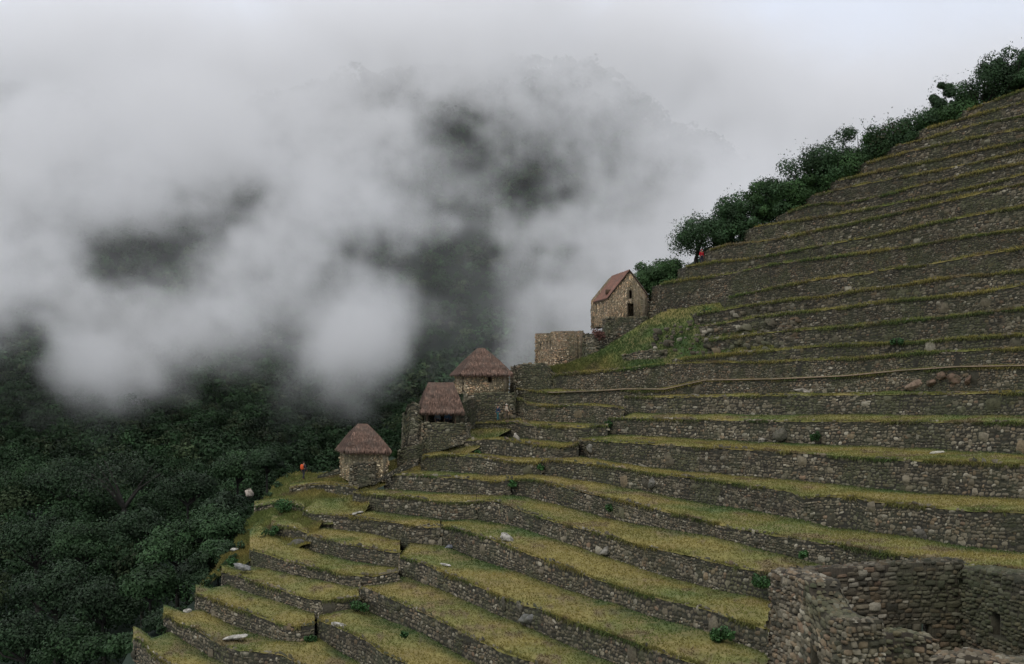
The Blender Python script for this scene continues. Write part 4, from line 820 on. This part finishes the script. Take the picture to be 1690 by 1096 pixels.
for i, (x, y, w_) in enumerate([(398,905,30),(402,880,24),(408,858,22),(424,838,20),(442,820,22),(458,803,18),(476,790,16),(372,938,26),(345,965,24),(322,990,22),(300,1008,20),(268,1040,22),(545,775,16),(430,893,24),(352,955,18),(384,922,22)]):
    bush(x, y, w_, float(D(x, y)) + 2.2, (.030, .062, .024), 'low dark scrub growing along the forest edge of the grassy slope', n=260, h=.75); bpy.data.objects[-1]
for o in [o for o in sc.objects if o.get('label', '').startswith('low dark scrub')]: o['group'] = 'scrub along the forest edge'

# ------------------------------------------------------------------ grass blades
BP = np.concatenate([b[0] for b in blades]); BC = np.concatenate([b[1] for b in blades]); BH = np.concatenate([b[2] for b in blades]); n = len(BP)
print('blades', n)
th = rng.uniform(0, math.pi, n); sd = np.stack([np.cos(th), np.sin(th) * .3, 0 * th], -1) * rng.uniform(.03, .07, n)[:, None]
tipv = rng.normal(size=(n, 3)) * .6; tipv[:, 2] = 1; tipv *= (BH * rng.uniform(.5, 1.4, n))[:, None]
V = np.stack([BP - sd, BP + sd, BP + tipv], 1).reshape(-1, 3)
cb = BC * rng.uniform(.95, 1.6, (n, 1))
tag(mesh('grass', V, None, np.arange(n * 3).reshape(n, 3), [M_blade], np.repeat(cb, 3, 0)), 'rough olive and straw coloured grass growing on every terrace', None, None, 'stuff')

# ------------------------------------------------------------------ people
def person(base, face_dir, jacket, trousers, label, pose='stand', hat=None, bag=None, scale=1.0):
    root = empty('person', base); root.rotation_euler = (0, 0, face_dir); tag(root, label, 'person')
    J = {'pelvis': (0, 0, .95, .13, .10), 'belly': (0, 0, 1.1, .13, .10), 'chest': (0, 0, 1.32, .15, .11), 'neck': (0, -.01, 1.47, .055, .055), 'skull': (0, -.03, 1.58, .085, .095), 'crown': (0, -.02, 1.68, .075, .085)}
    Ed = [('pelvis', 'belly'), ('belly', 'chest'), ('chest', 'neck'), ('neck', 'skull'), ('skull', 'crown')]
    arm_sw = .12 if pose == 'walk' else .03; leg_sw = .2 if pose == 'walk' else .04
    for s, nm in ((-1, 'l'), (1, 'r')):
        a = s * arm_sw; l = -s * leg_sw
        pts = {'sh': (s * .19, 0, 1.41, .06, .06), 'el': (s * .25, .03 + a * .5, 1.13, .045, .045), 'wr': (s * .25, -.08 + a, .89, .03, .028), 'pa': (s * .25, -.10 + a, .83, .035, .02),
               'hip': (s * .1, 0, .9, .09, .09), 'kn': (s * .11, -.03 + l * .5, .5, .06, .06), 'an': (s * .11, l + .03, .09, .04, .045), 'to': (s * .12, l - .14, .035, .035, .03)}
        if pose == 'sit':
            pts['kn'] = (s * .14, -.42, .93, .06, .06); pts['an'] = (s * .14, -.44, .5, .04, .045); pts['to'] = (s * .14, -.58, .46, .035, .03); pts['wr'] = (s * .18, -.3, 1.0, .03, .028); pts['pa'] = (s * .17, -.36, .99, .035, .02)
        for k, v in pts.items(): J[nm + k] = v
        Ed += [('chest', nm + 'sh'), (nm + 'sh', nm + 'el'), (nm + 'el', nm + 'wr'), (nm + 'wr', nm + 'pa'), ('pelvis', nm + 'hip'), (nm + 'hip', nm + 'kn'), (nm + 'kn', nm + 'an'), (nm + 'an', nm + 'to')]
        pa = np.array(pts['pa'][:3])
        for i in range(4):
            l_ = (.075, .085, .08, .062)[i]; q = pa + [0, -.03 + i * .02, -.02]; J[nm + 'f%da' % i] = (*q, .009, .009); J[nm + 'f%db' % i] = (*(q + [-s * .01, -.01, -l_ * .55]), .008, .008); J[nm + 'f%dc' % i] = (*(q + [-s * .025, -.02, -l_]), .007, .007)
            Ed += [(nm + 'pa', nm + 'f%da' % i), (nm + 'f%da' % i, nm + 'f%db' % i), (nm + 'f%db' % i, nm + 'f%dc' % i)]
        J[nm + 'ta'] = (*(pa + [-s * .015, -.045, .0]), .010, .010); J[nm + 'tb'] = (*(pa + [-s * .025, -.065, -.035]), .009, .009); Ed += [(nm + 'pa', nm + 'ta'), (nm + 'ta', nm + 'tb')]
    J['nose'] = (0, -.125, 1.57, .014, .014); Ed.append(('skull', 'nose'))
    def skin(name, keys, m, col, grow=0.0, edges=None):
        ks = list(keys); me = bpy.data.meshes.new(name); ed = [(ks.index(a), ks.index(b)) for a, b in (edges or Ed) if a in ks and b in ks]
        me.from_pydata([tuple(c * scale for c in J[k][:3]) for k in ks], ed, []); o = bpy.data.objects.new(name, me); sc.collection.objects.link(o); o.parent = root
        md = o.modifiers.new('skin', 'SKIN'); sv = me.skin_vertices[0].data
        for i, k in enumerate(ks): sv[i].radius = ((J[k][3] + grow) * scale, (J[k][4] + grow) * scale); sv[i].use_root = (i == 0)
        o.modifiers.new('sub', 'SUBSURF').levels = 1; o.modifiers['sub'].render_levels = 1
        if m is None: m = mat('cloth_' + name, .85, base=col, namp=.12, nscale=8)
        me.materials.append(m); return o
    body = skin('body', J.keys(), M_skin, None)
    skin('jacket', ['chest', 'belly', 'pelvis', 'lsh', 'lel', 'lwr', 'rsh', 'rel', 'rwr'], None, jacket, .022)
    skin('trousers', ['pelvis', 'lhip', 'lkn', 'lan', 'rhip', 'rkn', 'ran'], None, trousers, .02)
    skin('shoe', ['lan', 'lto'], None, (.03, .025, .02), .012); skin('shoe', ['ran', 'rto'], None, (.03, .025, .02), .012)
    G = Geo(); u, v = np.meshgrid(np.linspace(0, 2 * math.pi, 12, endpoint=False), np.linspace(0, 1.7, 6)); 
    Vh = np.stack([np.sin(v) * np.cos(u) * .1, np.sin(v) * np.sin(u) * .115 + .0, np.cos(v) * .12 + 1.63], -1) * scale; idx = np.arange(72).reshape(6, 12)
    hc = hat or (.03, .02, .015); G.add(Vh.reshape(-1, 3), [[idx[i, j], idx[i + 1, j], idx[i + 1, (j + 1) % 12], idx[i, (j + 1) % 12]] for i in range(5) for j in range(12)], None, hc)
    G.build('hat' if hat else 'hair', [M_flat], root)
    for s in (-1, 1):
        G = Geo(); G.box((s * .035 - .011, -.125, 1.597), (s * .035 + .011, -.105, 1.611), (.02, .02, .02)); G.build('eye', [M_flat], root)
    if bag is not None:
        G = Geo(); u, v = np.meshgrid(np.linspace(0, 2 * math.pi, 12, endpoint=False), np.linspace(0, math.pi, 8)); Vb = np.stack([np.sign(np.cos(u)) * np.abs(np.cos(u)) ** .6 * np.sin(v) ** .6 * .17, np.sign(np.sin(u)) * np.abs(np.sin(u)) ** .6 * np.sin(v) ** .6 * .11 + .24, np.cos(v) * .27 + 1.22], -1); idx = np.arange(96).reshape(8, 12)
        G.add(Vb.reshape(-1, 3), [[idx[i, j], idx[i + 1, j], idx[i + 1, (j + 1) % 12], idx[i, (j + 1) % 12]] for i in range(7) for j in range(12)], None, bag)
        for s in (-1, 1): add_tube(G, [(s * .1, .16, 1.1), (s * .12, -.1, 1.25), (s * .12, -.1, 1.38), (s * .1, .12, 1.44)], [.014] * 4, 5, bag)
        o = G.build('backpack', [M_flat]); o.location = tuple(base); o.rotation_euler = (0, 0, face_dir); tag(o, 'orange backpack carried by the person at the far left end of the terraces', 'backpack')
    return root
def stand(px, py, d): return tuple(P(px, py, d))
person(stand(1158, 436, float(D(1158,432)) + 2.6), R(20), (.45, .02, .03), (.03, .03, .05), 'person in a red jacket standing below the round bushy tree on the ridge', hat=(.35, .05, .05))
person(stand(501, 791, 107.5), R(150), (.05, .05, .06), (.03, .03, .035), 'person bending away with an orange backpack at the far left end of the terraces', bag=(.62, .10, .03), pose='walk')
person(stand(822, 695, 118.2), R(-60), (.03, .05, .09), (.04, .13, .14), 'person in dark blue jacket and teal trousers below the upper hut platform', pose='walk')
person(stand(836, 693, 118.0), R(100), (.50, .42, .33), (.10, .08, .06), 'person in a cream top walking beside the person in dark blue', pose='walk', hat=(.5, .45, .38))
person(stand(722, 707, 113.6), R(10), (.30, .36, .42), (.05, .05, .07), 'person in a pale top inside the open shed, nearer its left post')
person(stand(738, 707, 113.8), R(-10), (.12, .22, .36), (.05, .05, .07), 'person in a light blue top inside the open shed, nearer its middle')
for i, (x, yv) in enumerate(((745, 708),)): person(stand(x, yv, 114.2), R(-30), (.25, .3, .36), (.04, .04, .05), 'person in a grey top inside the open shed, furthest right')

# ------------------------------------------------------------------ low cloud drifting on the mountainside (real volume)
lo = np.array([-230., 185., -45.]); hi = np.array([250., 560., 200.]); cell = 2.5
res = np.ceil((hi - lo) / cell).astype(int) + 1; nx, ny, nz_ = map(int, res)
gx, gy, gz = [np.linspace(lo[i], hi[i], res[i]) for i in range(3)]
ZG, YG, XG = np.meshgrid(gz, gy, gx, indexing='ij')
# CLOUD-A
PXg = CX + XG / YG * F_PX; PYg = HZ - ZG / YG * F_PX
tz = terr(XG[0], YG[0])[None]; above = ZG - tz
Pn = np.stack([XG, YG, ZG], -1)
warp = np.stack([fbm(Pn * .016 + 5, 5, 91, .66), 0 * tz + fbm(Pn * .016 + 9, 2, 92), fbm(Pn * .016 + 2, 5, 93, .66)], -1) - .5; warp /= warp.std()
Pw = Pn + warp * 10
nb_ = fbm(Pw * np.array([.028, .020, .036]), 5, 101, .80); nb_ = (nb_ - nb_.mean()) / nb_.std()
PXw = PXg + warp[..., 0] * 54; PYw = PYg + warp[..., 2] * 46
del Pn
T_ = np.clip((420 - PYw) / 260, 0, 1) * 1.15                        # the cloud base
T_ = np.maximum(T_, np.clip((PXw - 850) / 140, 0, 1) * np.clip((600 - PYw) / 150, 0, 1) * 1.0)
T_ = np.maximum(T_, .30 * np.clip((700 - PYw) / 90, 0, 1))
adds = [(525,580,115,70,.70),(390,470,75,80,.55),(620,530,60,50,.42),(470,630,150,40,.45),(90,480,60,90,.6),(160,600,120,60,.35),(60,660,150,32,.5),(300,640,90,36,.30),(330,430,40,50,.4),
        (60,330,230,70,.5),(560,380,110,50,.5),(700,370,120,40,.5),(880,440,80,60,.6),(500,320,150,60,.5),(850,530,60,40,.2),(300,570,80,60,.22),(700,500,60,80,.2),(230,640,90,36,.28),(650,610,60,40,.25),(20,500,60,60,.3),(500,600,110,45,.35),(600,600,60,50,.25)]
for (ax, ay, rx, ry, am) in adds:
    q = ((PXw - ax) / rx) ** 2 + ((PYw - ay) / ry) ** 2; T_ = T_ + .66 * am * np.exp(-q)
holes_ = [(760,205,52,55,1.2),(715,165,35,30,.35),(880,310,110,50,.36),(1020,290,80,55,.40),(210,430,125,75,1.8),(25,570,55,85,1.3),(385,350,60,50,.8),(640,425,120,34,.85),(790,470,85,95,.7),(740,590,110,70,.45),(700,590,40,55,.15),(470,545,34,30,.5),(560,620,40,24,.3),(420,600,40,40,.25),(640,480,60,30,.25),(860,360,60,40,.2)]
for (ax, ay, rx, ry, am) in holes_:
    q = ((PXw - ax) / rx) ** 2 + ((PYw - ay) / ry) ** 2; T_ = T_ - am * np.exp(-q)
dens = np.clip(T_ * 1.2 - .34 + nb_ * (.56 + .14 * np.clip(1.2 - T_, 0, 1)), 0, 1.5) ** 1.25 * np.clip(T_ * 4, 0, 1)
dens = np.maximum(dens, .028 * np.clip((700 - PYw) / 200, 0, 1) * np.clip(1 + nb_ * .5, 0, 2))
dens *= .25 + .75 * np.clip((705 - PYw) / 130, 0, 1)
dens *= np.exp(-((above - 34) / 26.) ** 2) + .03 * (above > 0)        # it hugs the slope
dens *= np.clip((YG - lo[1]) / 60, 0, 1) * np.clip((hi[2] - ZG) / 45, 0, 1) * np.clip((hi[1] - YG) / 30, 0, 1) * np.clip((XG - lo[0]) / 25, 0, 1) * np.clip((hi[0] - XG) / 25, 0, 1)
dens = np.where(above < -4, 0, dens).astype(np.float32)
# CLOUD-B
me = bpy.data.meshes.new('low_cloud'); nv = nx * ny * nz_
me.vertices.add(nv); at = me.attributes.new('dens', 'FLOAT', 'POINT'); at.data.foreach_set('value', dens.ravel())
cloud = bpy.data.objects.new('low_cloud', me); sc.collection.objects.link(cloud)
tag(cloud, 'pale grey cloud drifting over the forested mountainside', None, None, 'stuff')
mc = bpy.data.materials.new('cloud'); mc.use_nodes = True; t = mc.node_tree; t.nodes.clear()
out = N(t, 'ShaderNodeOutputMaterial'); vsn = N(t, 'ShaderNodeVolumeScatter'); vsn.inputs['Color'].default_value = (.985, .99, 1.0, 1); vsn.inputs['Anisotropy'].default_value = 0.2
at_ = N(t, 'ShaderNodeAttribute'); at_.attribute_name = 'density'; mu = N(t, 'ShaderNodeMath', operation='MULTIPLY'); mu.inputs[1].default_value = 0.040
t.links.new(at_.outputs['Fac'], mu.inputs[0]); t.links.new(mu.outputs[0], vsn.inputs['Density']); t.links.new(vsn.outputs[0], out.inputs['Volume'])
me.materials.append(mc)
ng = bpy.data.node_groups.new('cloud_volume', 'GeometryNodeTree'); ng.interface.new_socket('Geometry', in_out='INPUT', socket_type='NodeSocketGeometry'); ng.interface.new_socket('Geometry', in_out='OUTPUT', socket_type='NodeSocketGeometry')
gi = N(ng, 'NodeGroupInput'); go = N(ng, 'NodeGroupOutput'); vc = N(ng, 'GeometryNodeVolumeCube'); si = N(ng, 'GeometryNodeSampleIndex', data_type='FLOAT', domain='POINT')
na = N(ng, 'GeometryNodeInputNamedAttribute', data_type='FLOAT'); na.inputs['Name'].default_value = 'dens'
vc.inputs['Min'].default_value = tuple(lo); vc.inputs['Max'].default_value = tuple(hi)
vc.inputs['Resolution X'].default_value = nx; vc.inputs['Resolution Y'].default_value = ny; vc.inputs['Resolution Z'].default_value = nz_
ps = N(ng, 'GeometryNodeInputPosition'); s1 = N(ng, 'ShaderNodeVectorMath', operation='SUBTRACT'); s1.inputs[1].default_value = tuple(lo)
s2 = N(ng, 'ShaderNodeVectorMath', operation='MULTIPLY'); s2.inputs[1].default_value = tuple((res - 1) / (hi - lo))
s3 = N(ng, 'ShaderNodeVectorMath', operation='ADD'); s3.inputs[1].default_value = (.5, .5, .5); s4 = N(ng, 'ShaderNodeVectorMath', operation='FLOOR')
s5 = N(ng, 'ShaderNodeVectorMath', operation='DOT_PRODUCT'); s5.inputs[1].default_value = (1, nx, nx * ny)
L_ = ng.links.new
L_(ps.outputs[0], s1.inputs[0]); L_(s1.outputs[0], s2.inputs[0]); L_(s2.outputs[0], s3.inputs[0]); L_(s3.outputs[0], s4.inputs[0]); L_(s4.outputs[0], s5.inputs[0])
fi = N(ng, 'FunctionNodeFloatToInt'); fi.rounding_mode = 'ROUND'; L_(s5.outputs['Value'], fi.inputs[0])
L_(gi.outputs[0], si.inputs['Geometry']); L_(na.outputs[0], [i for i in si.inputs if i.name == 'Value' and i.enabled][0]); L_(fi.outputs[0], si.inputs['Index'])
L_([o for o in si.outputs if o.enabled][0], vc.inputs['Density']); sm = N(ng, 'GeometryNodeSetMaterial'); sm.inputs['Material'].default_value = mc
L_(vc.outputs[0], sm.inputs['Geometry']); L_(sm.outputs[0], go.inputs[0])
md = cloud.modifiers.new('volume', 'NODES'); md.node_group = ng
